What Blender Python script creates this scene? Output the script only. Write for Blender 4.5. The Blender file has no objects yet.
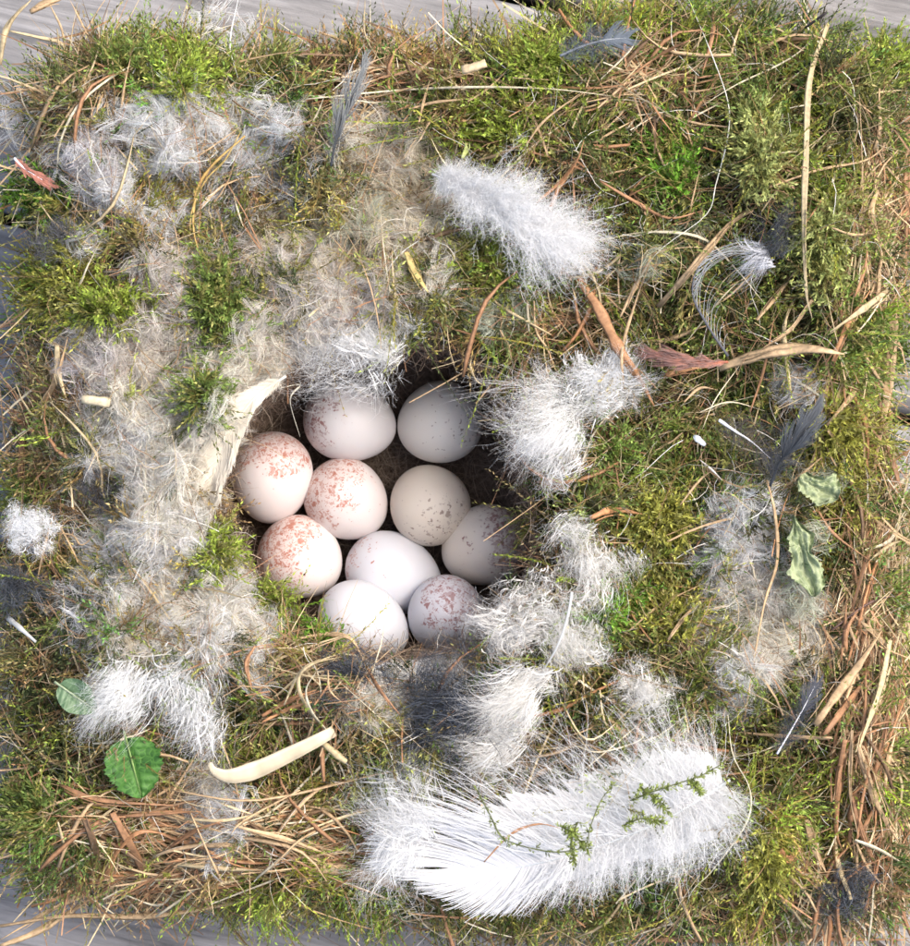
import bpy, math
import numpy as np

# ------------------------------------------------------------------ camera, world, sun, exposure
scene = bpy.context.scene
COL = scene.collection
PX = 0.00015           # one photograph pixel at the level of the nest's rim, in metres
TOP = 0.050            # height of the nest's rim above the boards
DIST = 0.400           # camera height above the rim

cam_d = bpy.data.cameras.new("camera")
cam = bpy.data.objects.new("camera", cam_d)
COL.objects.link(cam)
cam.location = (0, 0, TOP + DIST)
cam_d.sensor_fit = 'VERTICAL'
cam_d.sensor_height = 24.0
cam_d.lens = 24.0 * DIST / (946 * PX)
cam_d.clip_start = 0.01
cam_d.clip_end = 50.0
scene.camera = cam
cam_d.dof.use_dof = True
cam_d.dof.focus_distance = DIST + .008
cam_d.dof.aperture_fstop = 34.0

SUN_AZ = math.radians(62)      # clockwise from the top of the picture: light from the upper right
SUN_EL = math.radians(56)
world = bpy.data.worlds.new("World")
scene.world = world
world.use_nodes = True
wn = world.node_tree
bg = wn.nodes["Background"]
sky = wn.nodes.new("ShaderNodeTexSky")
sky.sky_type = 'NISHITA'
sky.sun_disc = False
sky.sun_elevation = SUN_EL
sky.sun_rotation = SUN_AZ
sky.dust_density = 5.0
sky.ozone_density = 1.0
wn.links.new(sky.outputs[0], bg.inputs[0])
bg.inputs[1].default_value = 0.15

sun_d = bpy.data.lights.new("sun", 'SUN')
sun_d.energy = 1.3
sun_d.angle = math.radians(24)
sun_d.color = (1.0, 0.955, 0.88)
sun = bpy.data.objects.new("sun", sun_d)
COL.objects.link(sun)
sun.location = (0.6, 0.4, 1.0)
sun.rotation_euler = (math.pi / 2 - SUN_EL, 0, math.pi - SUN_AZ)

vs = scene.view_settings
vs.view_transform = 'Standard'
vs.look = 'None'
vs.exposure = 1.2
vs.gamma = 1.0
vs.use_curve_mapping = False
scene.cycles.max_bounces = 10
scene.cycles.diffuse_bounces = 8
scene.cycles.transmission_bounces = 6

rng = np.random.default_rng(11)

# ------------------------------------------------------------------ helpers: places
def P3(px, py, h):
    """point h millimetres above the rim plane that lies where the photograph shows (px, py)"""
    px, py, h = np.broadcast_arrays(np.asarray(px, float), np.asarray(py, float), np.asarray(h, float))
    z = h * 0.001
    k = (DIST - z) / DIST
    return np.stack([(px - 455) * PX * k, -(py - 473) * PX * k, z + TOP], -1)

_lat = rng.random((64, 64))
def vnoise(x, y, seed=0):
    x = np.asarray(x, float) + seed * 17.37
    y = np.asarray(y, float) + seed * 9.71
    xi = np.floor(x).astype(int); yi = np.floor(y).astype(int)
    fx = x - xi; fy = y - yi
    fx = fx * fx * (3 - 2 * fx); fy = fy * fy * (3 - 2 * fy)
    a = _lat[xi % 64, yi % 64]; b = _lat[(xi + 1) % 64, yi % 64]
    c = _lat[xi % 64, (yi + 1) % 64]; d = _lat[(xi + 1) % 64, (yi + 1) % 64]
    return (a * (1 - fx) + b * fx) * (1 - fy) + (c * (1 - fx) + d * fx) * fy - 0.5

def unit(v):
    return v / (np.linalg.norm(v, axis=-1, keepdims=True) + 1e-12)

CX, CY = 385.0, 502.0
OUTLINE = [(902, 500), (908, 620), (908, 760), (908, 900), (880, 922), (800, 918), (700, 926), (600, 930), (500, 925),
           (420, 918), (300, 905), (200, 900), (100, 892), (40, 876), (15, 820), (22, 760), (14, 700), (20, 640), (16, 600),
           (18, 520), (28, 430), (36, 340), (44, 290), (46, 250), (42, 205), (34, 150), (44, 90), (90, 50), (150, 46), (190, 50),
           (250, 64), (330, 52), (450, 52), (520, 46), (565, 22), (640, 10), (700, 10), (760, 26), (830, 44), (880, 72),
           (903, 90), (900, 200), (898, 300), (880, 342), (876, 400), (882, 450)]
OPENING = [(534, 500), (540, 555), (526, 602), (484, 644), (425, 660), (372, 664), (318, 645), (268, 606), (232, 555),
           (214, 505), (226, 448), (258, 396), (300, 366), (350, 346), (400, 340), (450, 342), (490, 366), (514, 420), (524, 460)]
def polar_table(poly):
    a = np.array(poly, float)
    n = len(a)
    d = np.concatenate([a + (np.roll(a, -1, 0) - a) * t for t in np.linspace(0, 1, 24, endpoint=False)[:, None, None]]).reshape(-1, 2) if False else \
        np.concatenate([a[i] + (a[(i + 1) % n] - a[i]) * np.linspace(0, 1, 24, endpoint=False)[:, None] for i in range(n)])
    th = np.arctan2(d[:, 1] - CY, d[:, 0] - CX)
    r = np.hypot(d[:, 0] - CX, d[:, 1] - CY)
    o = np.argsort(th)
    return np.concatenate([th[o] - 2 * np.pi, th[o], th[o] + 2 * np.pi]), np.tile(r[o], 3)
_to, _ro = polar_table(OUTLINE)
_ti, _ri = polar_table(OPENING)
def r_out(th): return np.interp(th, _to, _ro)
def r_in(th): return np.interp(th, _ti, _ri)

# wool patches: cx, cy, rx, ry, angle, strength, colour
GREY = (.72, .72, .71); LAV = (.57, .54, .54); PINK = (.67, .62, .57); BEI = (.74, .70, .61); WHT = (.76, .75, .72); SAND = (.64, .57, .44); GRN = (.50, .53, .42)
WOOL = [(188, 130, 58, 42, 20, 1, GREY), (248, 128, 34, 30, 0, .8, GREY), (212, 32, 32, 22, 0, .35, GREY), (92, 165, 30, 28, 0, .9, LAV),
        (150, 180, 40, 26, 0, .5, GREY), (172, 288, 46, 36, 0, .9, PINK), (70, 240, 26, 18, 0, .6, GREY), (128, 335, 58, 46, 0, 1, PINK), (88, 372, 30, 26, 0, .8, LAV),
        (122, 455, 44, 32, 0, .9, GREY), (27, 528, 18, 20, 0, .9, WHT), (138, 560, 46, 52, 0, 1, WHT), (196, 615, 66, 36, 0, 1, BEI),
        (130, 640, 34, 24, 0, .6, SAND), (150, 428, 56, 46, 0, .9, BEI), (200, 398, 56, 42, 0, 1, BEI), (248, 360, 66, 30, -38, 1, BEI),
        (290, 322, 50, 26, -25, .9, BEI), (215, 548, 36, 62, 25, 1, WHT), (180, 490, 46, 42, 0, 1, BEI), (250, 600, 34, 28, 40, 1, WHT),
        (330, 290, 60, 36, 30, .9, PINK), (290, 250, 44, 34, 0, .7, SAND), (398, 205, 40, 62, 0, .9, SAND), (375, 150, 36, 36, 0, .7, BEI),
        (420, 262, 34, 34, 0, .7, BEI), (258, 662, 16, 22, 0, 1, GREY), (212, 815, 26, 46, 0, 1, GREY), (195, 765, 32, 34, 0, .7, SAND),
        (386, 700, 36, 24, 0, .9, BEI), (415, 670, 62, 18, -8, 1, GREY), (500, 634, 30, 26, 0, 1, GREY), (748, 545, 44, 48, 0, .9, GREY),
        (770, 628, 52, 46, 0, 1, BEI), (738, 684, 24, 30, 0, .9, GREY), (795, 385, 24, 16, 0, .8, GREY), (640, 262, 18, 14, 0, .6, GRN),
        (610, 385, 30, 24, 0, .9, WHT), (690, 240, 18, 14, 0, .4, GRN), (345, 210, 40, 34, 0, .5, GRN), (470, 210, 30, 26, 0, .5, BEI),
        (715, 590, 24, 40, 0, .7, GREY), (500, 305, 30, 26, 0, .5, GRN), (20, 120, 16, 26, 0, .4, GREY), (178, 470, 100, 120, 10, .5, BEI), (235, 300, 110, 56, 0, .45, PINK), (160, 600, 90, 70, 0, .45, GREY), (185, 165, 110, 56, 0, .38, GREY), (395, 225, 64, 80, 0, .4, SAND), (212, 436, 15, 62, 24, .8, BEI), (822, 478, 24, 14, 0, .45, GRN), (806, 570, 16, 40, 10, .4, GRN)]
def blob_w(px, py, b, sharp=1.6, grow=1.0):
    a = math.radians(b[4]); c, s = math.cos(a), math.sin(a)
    dx, dy = px - b[0], py - b[1]
    u = (dx * c + dy * s) / (b[2] * grow); v = (-dx * s + dy * c) / (b[3] * grow)
    return np.exp(-(u * u + v * v) ** sharp * 0.9)

def wool_weight(px, py):
    w = np.zeros(np.shape(px)); c = np.zeros(np.shape(px) + (3,)) + .3; best = np.zeros(np.shape(px))
    for b in WOOL:
        q = blob_w(px, py, b, grow=1.12) * b[5]
        c = np.where((q > best)[..., None], np.array(b[6]), c)
        best = np.maximum(best, q)
    return best, c

def height(px, py):
    """height of the nest's packed surface, millimetres against the rim plane"""
    px = np.asarray(px, float); py = np.asarray(py, float)
    th = np.arctan2(py - CY, px - CX); r = np.hypot(px - CX, py - CY)
    e = np.clip(r_out(th) - r, 0, None); d = np.clip(r - r_in(th), 0, None)
    n = vnoise(px / 80, py / 80, 1) * 10 + vnoise(px / 34, py / 34, 2) * 8.5 + vnoise(px / 13, py / 13, 3) * 2.4
    h = -3.5 + n * np.clip(e / 30, .2, 1) - 12 * np.exp(-e / 14) - 4 * np.exp(-e / 70) - 6.5 * np.exp(-d / 26) + 3.0 * np.exp(-((d - 45) / 40) ** 2)
    w, _ = wool_weight(px, py)
    return h + 3.0 * w

# ------------------------------------------------------------------ helpers: meshes
def raw_mesh(name, V, F, C=None, smooth=True):
    """F: (n, m) array of polygons with m corners"""
    me = bpy.data.meshes.new(name)
    V = np.ascontiguousarray(V, dtype=np.float32).reshape(-1, 3)
    F = np.ascontiguousarray(F, dtype=np.int32)
    nf, m = F.shape
    me.vertices.add(len(V)); me.vertices.foreach_set("co", V.ravel())
    me.loops.add(nf * m); me.loops.foreach_set("vertex_index", F.ravel())
    me.polygons.add(nf); me.polygons.foreach_set("loop_start", np.arange(0, nf * m, m, dtype=np.int32))
    if C is not None:
        at = me.attributes.new("Col", 'FLOAT_COLOR', 'POINT')
        C4 = np.ones((len(V), 4), np.float32); C4[:, :3] = C.reshape(-1, 3)
        at.data.foreach_set("color", C4.ravel())
    me.update(calc_edges=True)
    if smooth: me.shade_smooth()
    else: me.shade_flat()
    return me

class Pile:
    """collects pieces that become one mesh"""
    def __init__(s): s.v = []; s.f = []; s.c = []; s.n = 0
    def add(s, V, F, C):
        V = V.reshape(-1, 3); s.v.append(V); s.f.append(F + s.n); s.c.append(C.reshape(-1, 3)); s.n += len(V)
    def mesh(s, name): return raw_mesh(name, np.concatenate(s.v), np.concatenate(s.f), np.concatenate(s.c))

def link(name, me, mat=None, parent=None, loc=None, kind=None):
    o = bpy.data.objects.new(name, me)
    if me is not None and mat is not None and len(me.materials) == 0: me.materials.append(mat)
    COL.objects.link(o)
    if parent is not None: o.parent = parent
    if loc is not None: o.location = loc
    if kind: o["kind"] = kind
    return o

def thing(name, label, cat, group=None, loc=(0, 0, 0)):
    o = link(name, None); o.empty_display_size = .01; o.location = loc
    return tag(o, label, cat, group)
def tag(o, label, cat, group=None):
    o["label"] = label; o["category"] = cat
    if group: o["group"] = group
    return o

def rebase(me, loc):
    n = len(me.vertices); a = np.empty(n * 3, np.float32); me.vertices.foreach_get("co", a)
    a = a.reshape(-1, 3) - np.array(loc, np.float32); me.vertices.foreach_set("co", a.ravel()); me.update()

def ribbons(pile, P, W, C, taper=None, roll=.6):
    """flat strips along the paths P (N,K,3), W widths (N,), C colours (N,3) or (N,K,3)"""
    N, K, _ = P.shape
    if taper is None: taper = np.concatenate([np.linspace(.7, 1, K - K // 2), np.linspace(1, .15, K // 2 + 1)[1:]])
    T = unit(np.gradient(P, axis=1))
    up = unit(np.array([0, 0, 1.]) + roll * rng.normal(size=(N, 1, 3)))
    S = unit(np.cross(T, up)) * (np.asarray(W).reshape(-1, 1, 1) * np.asarray(taper)[None, :, None] * .5)
    V = np.stack([P - S, P + S], 2)
    i = np.arange(N)[:, None] * (2 * K) + np.arange(K - 1)[None] * 2
    F = np.stack([i, i + 1, i + 3, i + 2], -1).reshape(-1, 4)
    C = np.asarray(C, float)
    C = np.broadcast_to(C[:, None, None, :] if C.ndim == 2 else C[:, :, None, :], (N, K, 2, 3))
    pile.add(V, F, np.ascontiguousarray(C))

def catmull(pts, n):
    p = np.array(pts, float)
    if len(p) == 2: return p[0] + (p[1] - p[0]) * np.linspace(0, 1, n)[:, None]
    q = np.concatenate([[2 * p[0] - p[1]], p, [2 * p[-1] - p[-2]]])
    u = np.linspace(0, len(p) - 1 - 1e-9, n); i = u.astype(int); t = (u - i)[:, None]
    a, b, c, d = q[i], q[i + 1], q[i + 2], q[i + 3]
    return .5 * (2 * b + (c - a) * t + (2 * a - 5 * b + 4 * c - d) * t ** 2 + (3 * b - a - 3 * c + d) * t ** 3)

def stem_mesh(name, path, wid, thick, col, twist=0., sides=4, taper=(.6, 1, .2), colvar=.12, up=(0, 0, 1), jag=.09):
    """a flattened tube with rounded section along path (K,3)"""
    K = len(path)
    T = unit(np.gradient(path, axis=0))
    S = unit(np.cross(T, np.array(up, float))); Nn = np.cross(S, T)
    a = np.linspace(0, twist, K)[:, None]
    S, Nn = S * np.cos(a) + Nn * np.sin(a), -S * np.sin(a) + Nn * np.cos(a)
    tp = np.interp(np.linspace(0, 1, K), [0, .45, 1], taper)[:, None, None]
    ph = np.arange(sides) * 2 * np.pi / sides
    path = np.concatenate([path[:1], path, path[-1:]]); S = np.concatenate([S[:1], S, S[-1:]]); Nn = np.concatenate([Nn[:1], Nn, Nn[-1:]]); tp = np.concatenate([tp[:1] * .02, tp, tp[-1:] * .02]); K += 2
    V = path[:, None] + tp * (S[:, None] * np.cos(ph)[None, :, None] * wid * .5 + Nn[:, None] * np.sin(ph)[None, :, None] * thick * .5)
    i = (np.arange(K - 1) * sides)[:, None]; j = np.arange(sides)[None]; j2 = (j + 1) % sides
    F = np.stack([i + j, i + j2, i + sides + j2, i + sides + j], -1).reshape(-1, 4)
    tp = tp * (1 + jag * rng.normal(size=(K, 1, 1)))
    c = np.array(col) * (1 + colvar * .7 * rng.normal(size=(K, 1, 1)) + colvar * 1.6 * rng.normal(size=(1, sides, 1)))
    V = path[:, None] + tp * (S[:, None] * np.cos(ph)[None, :, None] * wid * .5 + Nn[:, None] * np.sin(ph)[None, :, None] * thick * .5)
    return raw_mesh(name, V, F, np.clip(c, .01, .9))

# ------------------------------------------------------------------ materials
def new_mat(name):
    m = bpy.data.materials.new(name); m.use_nodes = True
    n = m.node_tree; b = n.nodes["Principled BSDF"]
    return m, n, b

def fibre_mat(name, rough=.7, trans=.25, spec=.3, sheen=0., grain=0., gscale=900):
    """colour from the strand's own attribute, some light passes through"""
    m, n, b = new_mat(name)
    at = n.nodes.new("ShaderNodeAttribute"); at.attribute_name = "Col"
    src = at.outputs["Color"]
    if grain > 0:
        tc = n.nodes.new("ShaderNodeTexCoord"); no = n.nodes.new("ShaderNodeTexNoise")
        no.inputs["Scale"].default_value = gscale; no.inputs["Detail"].default_value = 4
        mr = n.nodes.new("ShaderNodeMapRange"); mr.inputs[1].default_value = .3; mr.inputs[2].default_value = .7
        mr.inputs[3].default_value = 1 - grain; mr.inputs[4].default_value = 1 + grain
        mx = n.nodes.new("ShaderNodeVectorMath"); mx.operation = 'SCALE'
        n.links.new(tc.outputs["Object"], no.inputs["Vector"]); n.links.new(no.outputs[0], mr.inputs[0])
        n.links.new(src, mx.inputs[0]); n.links.new(mr.outputs[0], mx.inputs["Scale"]); src = mx.outputs[0]
    n.links.new(src, b.inputs["Base Color"])
    b.inputs["Roughness"].default_value = rough; b.inputs["Specular IOR Level"].default_value = spec
    if trans > 0:
        t = n.nodes.new("ShaderNodeBsdfTranslucent"); mix = n.nodes.new("ShaderNodeMixShader")
        mix.inputs[0].default_value = trans
        n.links.new(src, t.inputs["Color"]); n.links.new(b.outputs[0], mix.inputs[1]); n.links.new(t.outputs[0], mix.inputs[2])
        n.links.new(mix.outputs[0], n.nodes["Material Output"].inputs["Surface"])
    return m

M_MOSS = fibre_mat("moss", .6, .35, .3)
M_WOOL = fibre_mat("wool", .9, .35, .1)
M_DOWN = fibre_mat("down", .8, .45, .15)
M_DARK = fibre_mat("dark_feather", .6, .06, .2)
M_STRAW = fibre_mat("straw", .55, .15, .35, grain=.28, gscale=1400)
M_HUSK = fibre_mat("husk", .5, .1, .35, grain=.10, gscale=500)
M_BODY = fibre_mat("packed_fibre", .95, 0, .05, grain=.5, gscale=1500)

def leaf_mat(name, c1, c2, rough, trans, vein_scale):
    m, n, b = new_mat(name)
    tc = n.nodes.new("ShaderNodeTexCoord"); no = n.nodes.new("ShaderNodeTexNoise"); vo = n.nodes.new("ShaderNodeTexVoronoi")
    no.inputs["Scale"].default_value = 260; no.inputs["Detail"].default_value = 6
    vo.feature = 'DISTANCE_TO_EDGE'; vo.inputs["Scale"].default_value = vein_scale
    rp = n.nodes.new("ShaderNodeValToRGB"); rp.color_ramp.elements[0].color = (*c1, 1); rp.color_ramp.elements[1].color = (*c2, 1)
    rp.color_ramp.elements[0].position = .35; rp.color_ramp.elements[1].position = .68
    bp = n.nodes.new("ShaderNodeBump"); bp.inputs["Strength"].default_value = .5; bp.inputs["Distance"].default_value = .0003
    for q in (no, vo): n.links.new(tc.outputs["Object"], q.inputs["Vector"])
    vm = n.nodes.new("ShaderNodeMapRange"); vm.inputs[1].default_value = 0; vm.inputs[2].default_value = .10; vm.inputs[3].default_value = .45; vm.inputs[4].default_value = 0
    n.links.new(vo.outputs["Distance"], vm.inputs[0])
    ad = n.nodes.new("ShaderNodeMath"); ad.operation = 'ADD'; n.links.new(no.outputs[0], ad.inputs[0]); n.links.new(vm.outputs[0], ad.inputs[1])
    n.links.new(ad.outputs[0], rp.inputs[0]); n.links.new(vo.outputs["Distance"], bp.inputs["Height"])
    n.links.new(rp.outputs[0], b.inputs["Base Color"]); n.links.new(bp.outputs[0], b.inputs["Normal"])
    b.inputs["Roughness"].default_value = rough
    t = n.nodes.new("ShaderNodeBsdfTranslucent"); mix = n.nodes.new("ShaderNodeMixShader"); mix.inputs[0].default_value = trans
    n.links.new(rp.outputs[0], t.inputs["Color"]); n.links.new(b.outputs[0], mix.inputs[1]); n.links.new(t.outputs[0], mix.inputs[2])
    n.links.new(mix.outputs[0], n.nodes["Material Output"].inputs["Surface"])
    return m

def wood_mat(seed, tint):
    m, n, b = new_mat("weathered_wood")
    tc = n.nodes.new("ShaderNodeTexCoord"); mp = n.nodes.new("ShaderNodeMapping")
    mp.inputs["Scale"].default_value = (26, 330, 200); mp.inputs["Location"].default_value = (seed * 3.1, seed * 7.7, seed)
    n1 = n.nodes.new("ShaderNodeTexNoise"); n1.inputs["Scale"].default_value = 1; n1.inputs["Detail"].default_value = 8; n1.inputs["Roughness"].default_value = .65; n1.inputs["Distortion"].default_value = .6
    n2 = n.nodes.new("ShaderNodeTexNoise"); n2.inputs["Scale"].default_value = 60; n2.inputs["Detail"].default_value = 3
    rp = n.nodes.new("ShaderNodeValToRGB")
    e = rp.color_ramp.elements; e[0].position = .30; e[0].color = (.07 * tint[0], .07 * tint[1], .07 * tint[2], 1); e[1].position = .72; e[1].color = (.34 * tint[0], .335 * tint[1], .33 * tint[2], 1)
    k = e.new(.5); k.color = (.21 * tint[0], .205 * tint[1], .20 * tint[2], 1)
    mx = n.nodes.new("ShaderNodeMix"); mx.data_type = 'RGBA'; mx.blend_type = 'MULTIPLY'; mx.inputs[0].default_value = .5
    bp = n.nodes.new("ShaderNodeBump"); bp.inputs["Strength"].default_value = .7; bp.inputs["Distance"].default_value = .0008
    n.links.new(tc.outputs["Object"], mp.inputs[0]); n.links.new(mp.outputs[0], n1.inputs["Vector"]); n.links.new(tc.outputs["Object"], n2.inputs["Vector"])
    n.links.new(n1.outputs[0], rp.inputs[0]); n.links.new(rp.outputs[0], mx.inputs[6]); n.links.new(n2.outputs[0], mx.inputs[7])
    mr = n.nodes.new("ShaderNodeMapRange"); mr.inputs[1].default_value = .3; mr.inputs[2].default_value = .7; mr.inputs[3].default_value = .55; mr.inputs[4].default_value = 1.3
    n.links.new(n2.outputs[0], mr.inputs[0]); n.links.new(mr.outputs[0], mx.inputs[7])
    n.links.new(mx.outputs[2], b.inputs["Base Color"]); n.links.new(n1.outputs[0], bp.inputs["Height"]); n.links.new(bp.outputs[0], b.inputs["Normal"])
    b.inputs["Roughness"].default_value = .8
    return m

def egg_mat(seed, base, cap, small, spot, start):
    """white shell; rust specks crowd towards the blunt end (+x of the egg)"""
    m, n, b = new_mat("egg_shell")
    N = n.nodes.new; L = n.links.new
    tc = N("ShaderNodeTexCoord"); mp = N("ShaderNodeMapping"); mp.inputs["Scale"].default_value = (155, 155, 155)
    L(tc.outputs["Object"], mp.inputs[0])
    off = N("ShaderNodeVectorMath"); off.operation = 'ADD'; off.inputs[1].default_value = (seed * 3.7, seed * 1.9, seed * 5.3)
    L(mp.outputs[0], off.inputs[0])
    nz = N("ShaderNodeTexNoise"); nz.inputs["Scale"].default_value = 7; nz.inputs["Detail"].default_value = 3; L(off.outputs[0], nz.inputs["Vector"])
    warp = N("ShaderNodeVectorMath"); warp.operation = 'MULTIPLY_ADD'; warp.inputs[1].default_value = (.30, .30, .30)
    L(nz.outputs[1], warp.inputs[0]); L(off.outputs[0], warp.inputs[2])
    sx = N("ShaderNodeSeparateXYZ"); L(mp.outputs[0], sx.inputs[0])
    big = N("ShaderNodeTexNoise"); big.inputs["Scale"].default_value = 2.2; L(off.outputs[0], big.inputs["Vector"])
    def math_(op, a, c):
        k = N("ShaderNodeMath"); k.operation = op
        for i, q in enumerate((a, c)):
            if isinstance(q, (int, float)): k.inputs[i].default_value = q
            else: L(q, k.inputs[i])
        return k.outputs[0]
    u = math_('ADD', sx.outputs[0], math_('MULTIPLY', math_('SUBTRACT', big.outputs[0], .5), 1.9))
    mask = N("ShaderNodeMapRange"); mask.interpolation_type = 'SMOOTHSTEP'
    L(u, mask.inputs[0]); mask.inputs[1].default_value = start; mask.inputs[2].default_value = start + .75
    def layer(scale, amount, rad):
        v = N("ShaderNodeTexVoronoi"); v.inputs["Scale"].default_value = scale; L(warp.outputs[0], v.inputs["Vector"])
        s = N("ShaderNodeSeparateColor"); L(v.outputs["Color"], s.inputs[0])
        on = math_('LESS_THAN', s.outputs[0], amount)
        size = math_('MULTIPLY', math_('ADD', math_('MULTIPLY', s.outputs[1], .8), .35), rad)
        edge = N("ShaderNodeMapRange"); edge.interpolation_type = 'SMOOTHSTEP'
        L(math_('SUBTRACT', size, v.outputs["Distance"]), edge.inputs[0]); edge.inputs[1].default_value = 0; edge.inputs[2].default_value = .2
        str_ = math_('ADD', math_('MULTIPLY', s.outputs[2], .7), .3)
        return math_('MULTIPLY', math_('MULTIPLY', on, edge.outputs[0]), str_)
    capa = math_('MULTIPLY', mask.outputs[0], cap)
    k1 = layer(7.5, math_('MULTIPLY', capa, .95), .60); k2 = layer(14, math_('MULTIPLY', capa, 1.2), .66); k3 = layer(9, small, .26)
    f = math_('MINIMUM', math_('MAXIMUM', math_('MAXIMUM', k1, k2), k3), .85)
    c0 = N("ShaderNodeMix"); c0.data_type = 'RGBA'; c0.inputs[6].default_value = (*base, 1)
    blush = tuple(.83 * x + .17 * y for x, y in zip(base, spot)); c0.inputs[7].default_value = (*blush, 1)
    L(math_('MULTIPLY', mask.outputs[0], min(1, cap)), c0.inputs[0])
    c1 = N("ShaderNodeMix"); c1.data_type = 'RGBA'; c1.inputs[7].default_value = (*spot, 1)
    L(c0.outputs[2], c1.inputs[6]); L(f, c1.inputs[0]); L(c1.outputs[2], b.inputs["Base Color"])
    fine = N("ShaderNodeTexNoise"); fine.inputs["Scale"].default_value = 38; fine.inputs["Detail"].default_value = 3; L(off.outputs[0], fine.inputs["Vector"])
    bp = N("ShaderNodeBump"); bp.inputs["Strength"].default_value = .12; bp.inputs["Distance"].default_value = .0002; L(fine.outputs[0], bp.inputs["Height"]); L(bp.outputs[0], b.inputs["Normal"])
    b.inputs["Roughness"].default_value = .48; b.inputs["Specular IOR Level"].default_value = .4
    b.inputs["Subsurface Weight"].default_value = .25; b.inputs["Subsurface Radius"].default_value = (1, .6, .4); b.inputs["Subsurface Scale"].default_value = .0012
    return m

# ------------------------------------------------------------------ the boards under the nest
deck = link("board_table", None); deck["kind"] = "structure"
SLOPE = math.radians(-12.6)
def board(v0, v1, seed, tint, z=0.0):
    """one board between the offsets v0 and v1 (metres across the grain)"""
    nx, ny = 40, 10
    xs = np.linspace(-.30, .30, nx); ys = np.linspace(v0 + .0012, v1 - .0012, ny)
    prof = np.zeros(ny); prof[0] = prof[-1] = -.0016; prof[1] = prof[-2] = -.0002
    ys[1] = ys[0] + .0012; ys[-2] = ys[-1] - .0012
    top = np.stack([np.repeat(xs[:, None], ny, 1), np.repeat(ys[None], nx, 0) + vnoise(xs * 25, xs * 0 + seed, 5)[:, None] * .0012,
                    np.repeat(prof[None], nx, 0) + vnoise(xs[:, None] * 30, ys[None] * 60, seed) * .0012], -1)
    ring = np.concatenate([top, np.stack([top[:, -1, 0], top[:, -1, 1], top[:, -1, 2] * 0 - .02], -1)[:, None],
                           np.stack([top[:, 0, 0], top[:, 0, 1], top[:, 0, 2] * 0 - .02], -1)[:, None]], 1)
    m = ny + 2
    i = (np.arange(nx - 1) * m)[:, None]; j = np.arange(m)[None]; j2 = (j + 1) % m
    F = np.stack([i + j, i + m + j, i + m + j2, i + j2], -1).reshape(-1, 4)
    o = link("plank", raw_mesh("plank", ring, F), wood_mat(seed, tint), deck)
    o.rotation_euler = (0, 0, SLOPE); o.location = (0, 0, z)
# across-grain offsets of the gaps, from where the gaps show left, right and above
def across(px, py):
    p = P3(px, py, -TOP * 1000); return -p[0] * math.sin(SLOPE) + p[1] * math.cos(SLOPE)
g1 = across(8, 218); g0 = across(535, 0); g2 = g1 - (g0 - g1)
board(g0, g0 + .06, 1, (1.05, 1.02, 1.0)); board(g1, g0, 2, (1.0, 1.0, 1.03)); board(g2, g1, 3, (1.0, 1.0, 1.03)); board(g2 - .095, g2, 4, (1.02, .98, .95))
board(g0 + .06, g0 + .12, 5, (1, 1, 1)); board(g2 - .16, g2 - .095, 6, (1, 1, 1))
gv = raw_mesh("ground", np.array([[-3, -3, -.04], [3, -3, -.04], [3, 3, -.04], [-3, 3, -.04]]), np.array([[0, 1, 2, 3]]))
gm, gn, gb = new_mat("shaded_soil")
gno = gn.nodes.new("ShaderNodeTexNoise"); gno.inputs["Scale"].default_value = 40; grp = gn.nodes.new("ShaderNodeValToRGB")
grp.color_ramp.elements[0].color = (.02, .018, .012, 1); grp.color_ramp.elements[1].color = (.07, .08, .03, 1)
gtc = gn.nodes.new("ShaderNodeTexCoord"); gn.links.new(gtc.outputs["Object"], gno.inputs["Vector"])
gn.links.new(gno.outputs[0], grp.inputs[0]); gn.links.new(grp.outputs[0], gb.inputs["Base Color"]); gb.inputs["Roughness"].default_value = 1
link("ground", gv, gm, kind="structure")

# ------------------------------------------------------------------ the nest: packed body
nest = thing("bird_nest", "square moss and wool bird nest with a deep egg cup, lying on grey boards", "bird nest", loc=tuple(P3(CX, CY, -TOP * 1000)))
NLOC = np.array(nest.location)
def nest_part(name, me, mat, kind=None):
    rebase(me, NLOC)
    return link(name, me, mat, nest, kind=kind)

NT = 420
th = np.linspace(-np.pi, np.pi, NT, endpoint=False)
ro, ri = r_out(th), r_in(th)
rows, hts, cols = [], [], []
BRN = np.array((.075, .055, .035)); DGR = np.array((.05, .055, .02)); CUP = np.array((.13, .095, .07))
for hh, f in ((-TOP * 1000 + .5, .97), (-36, .985), (-26, .99)):
    rr = ro * f + vnoise(th * 9, th * 0 + hh, 3) * 14; rows.append(rr); hts.append(np.full(NT, float(hh))); cols.append(np.tile(BRN, (NT, 1)))
for s in np.linspace(0, 1, 90):
    rr = ro + (ri - ro) * s; px, py = CX + rr * np.cos(th), CY + rr * np.sin(th)
    h = height(px, py); w, wc = wool_weight(px, py)
    mixn = np.clip(vnoise(px / 40, py / 40, 7) * 2.5 + .5, 0, 1)[:, None]
    base = BRN * mixn + DGR * (1 - mixn)
    rows.append(rr); hts.append(h); cols.append(base + (wc * (.62 + .55 * vnoise(px / 6, py / 6, 71)[:, None]) - base) * np.clip(w * 1.3, 0, 1)[:, None])
hr = hts[-1]
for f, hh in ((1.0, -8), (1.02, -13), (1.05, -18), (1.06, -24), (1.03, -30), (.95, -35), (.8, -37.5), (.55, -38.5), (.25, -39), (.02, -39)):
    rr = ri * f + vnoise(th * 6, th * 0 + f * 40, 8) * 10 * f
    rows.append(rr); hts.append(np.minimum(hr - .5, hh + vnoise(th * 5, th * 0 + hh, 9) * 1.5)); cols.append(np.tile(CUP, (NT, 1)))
R = np.array(rows); Hh = np.array(hts); Cc = np.array(cols)
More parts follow.
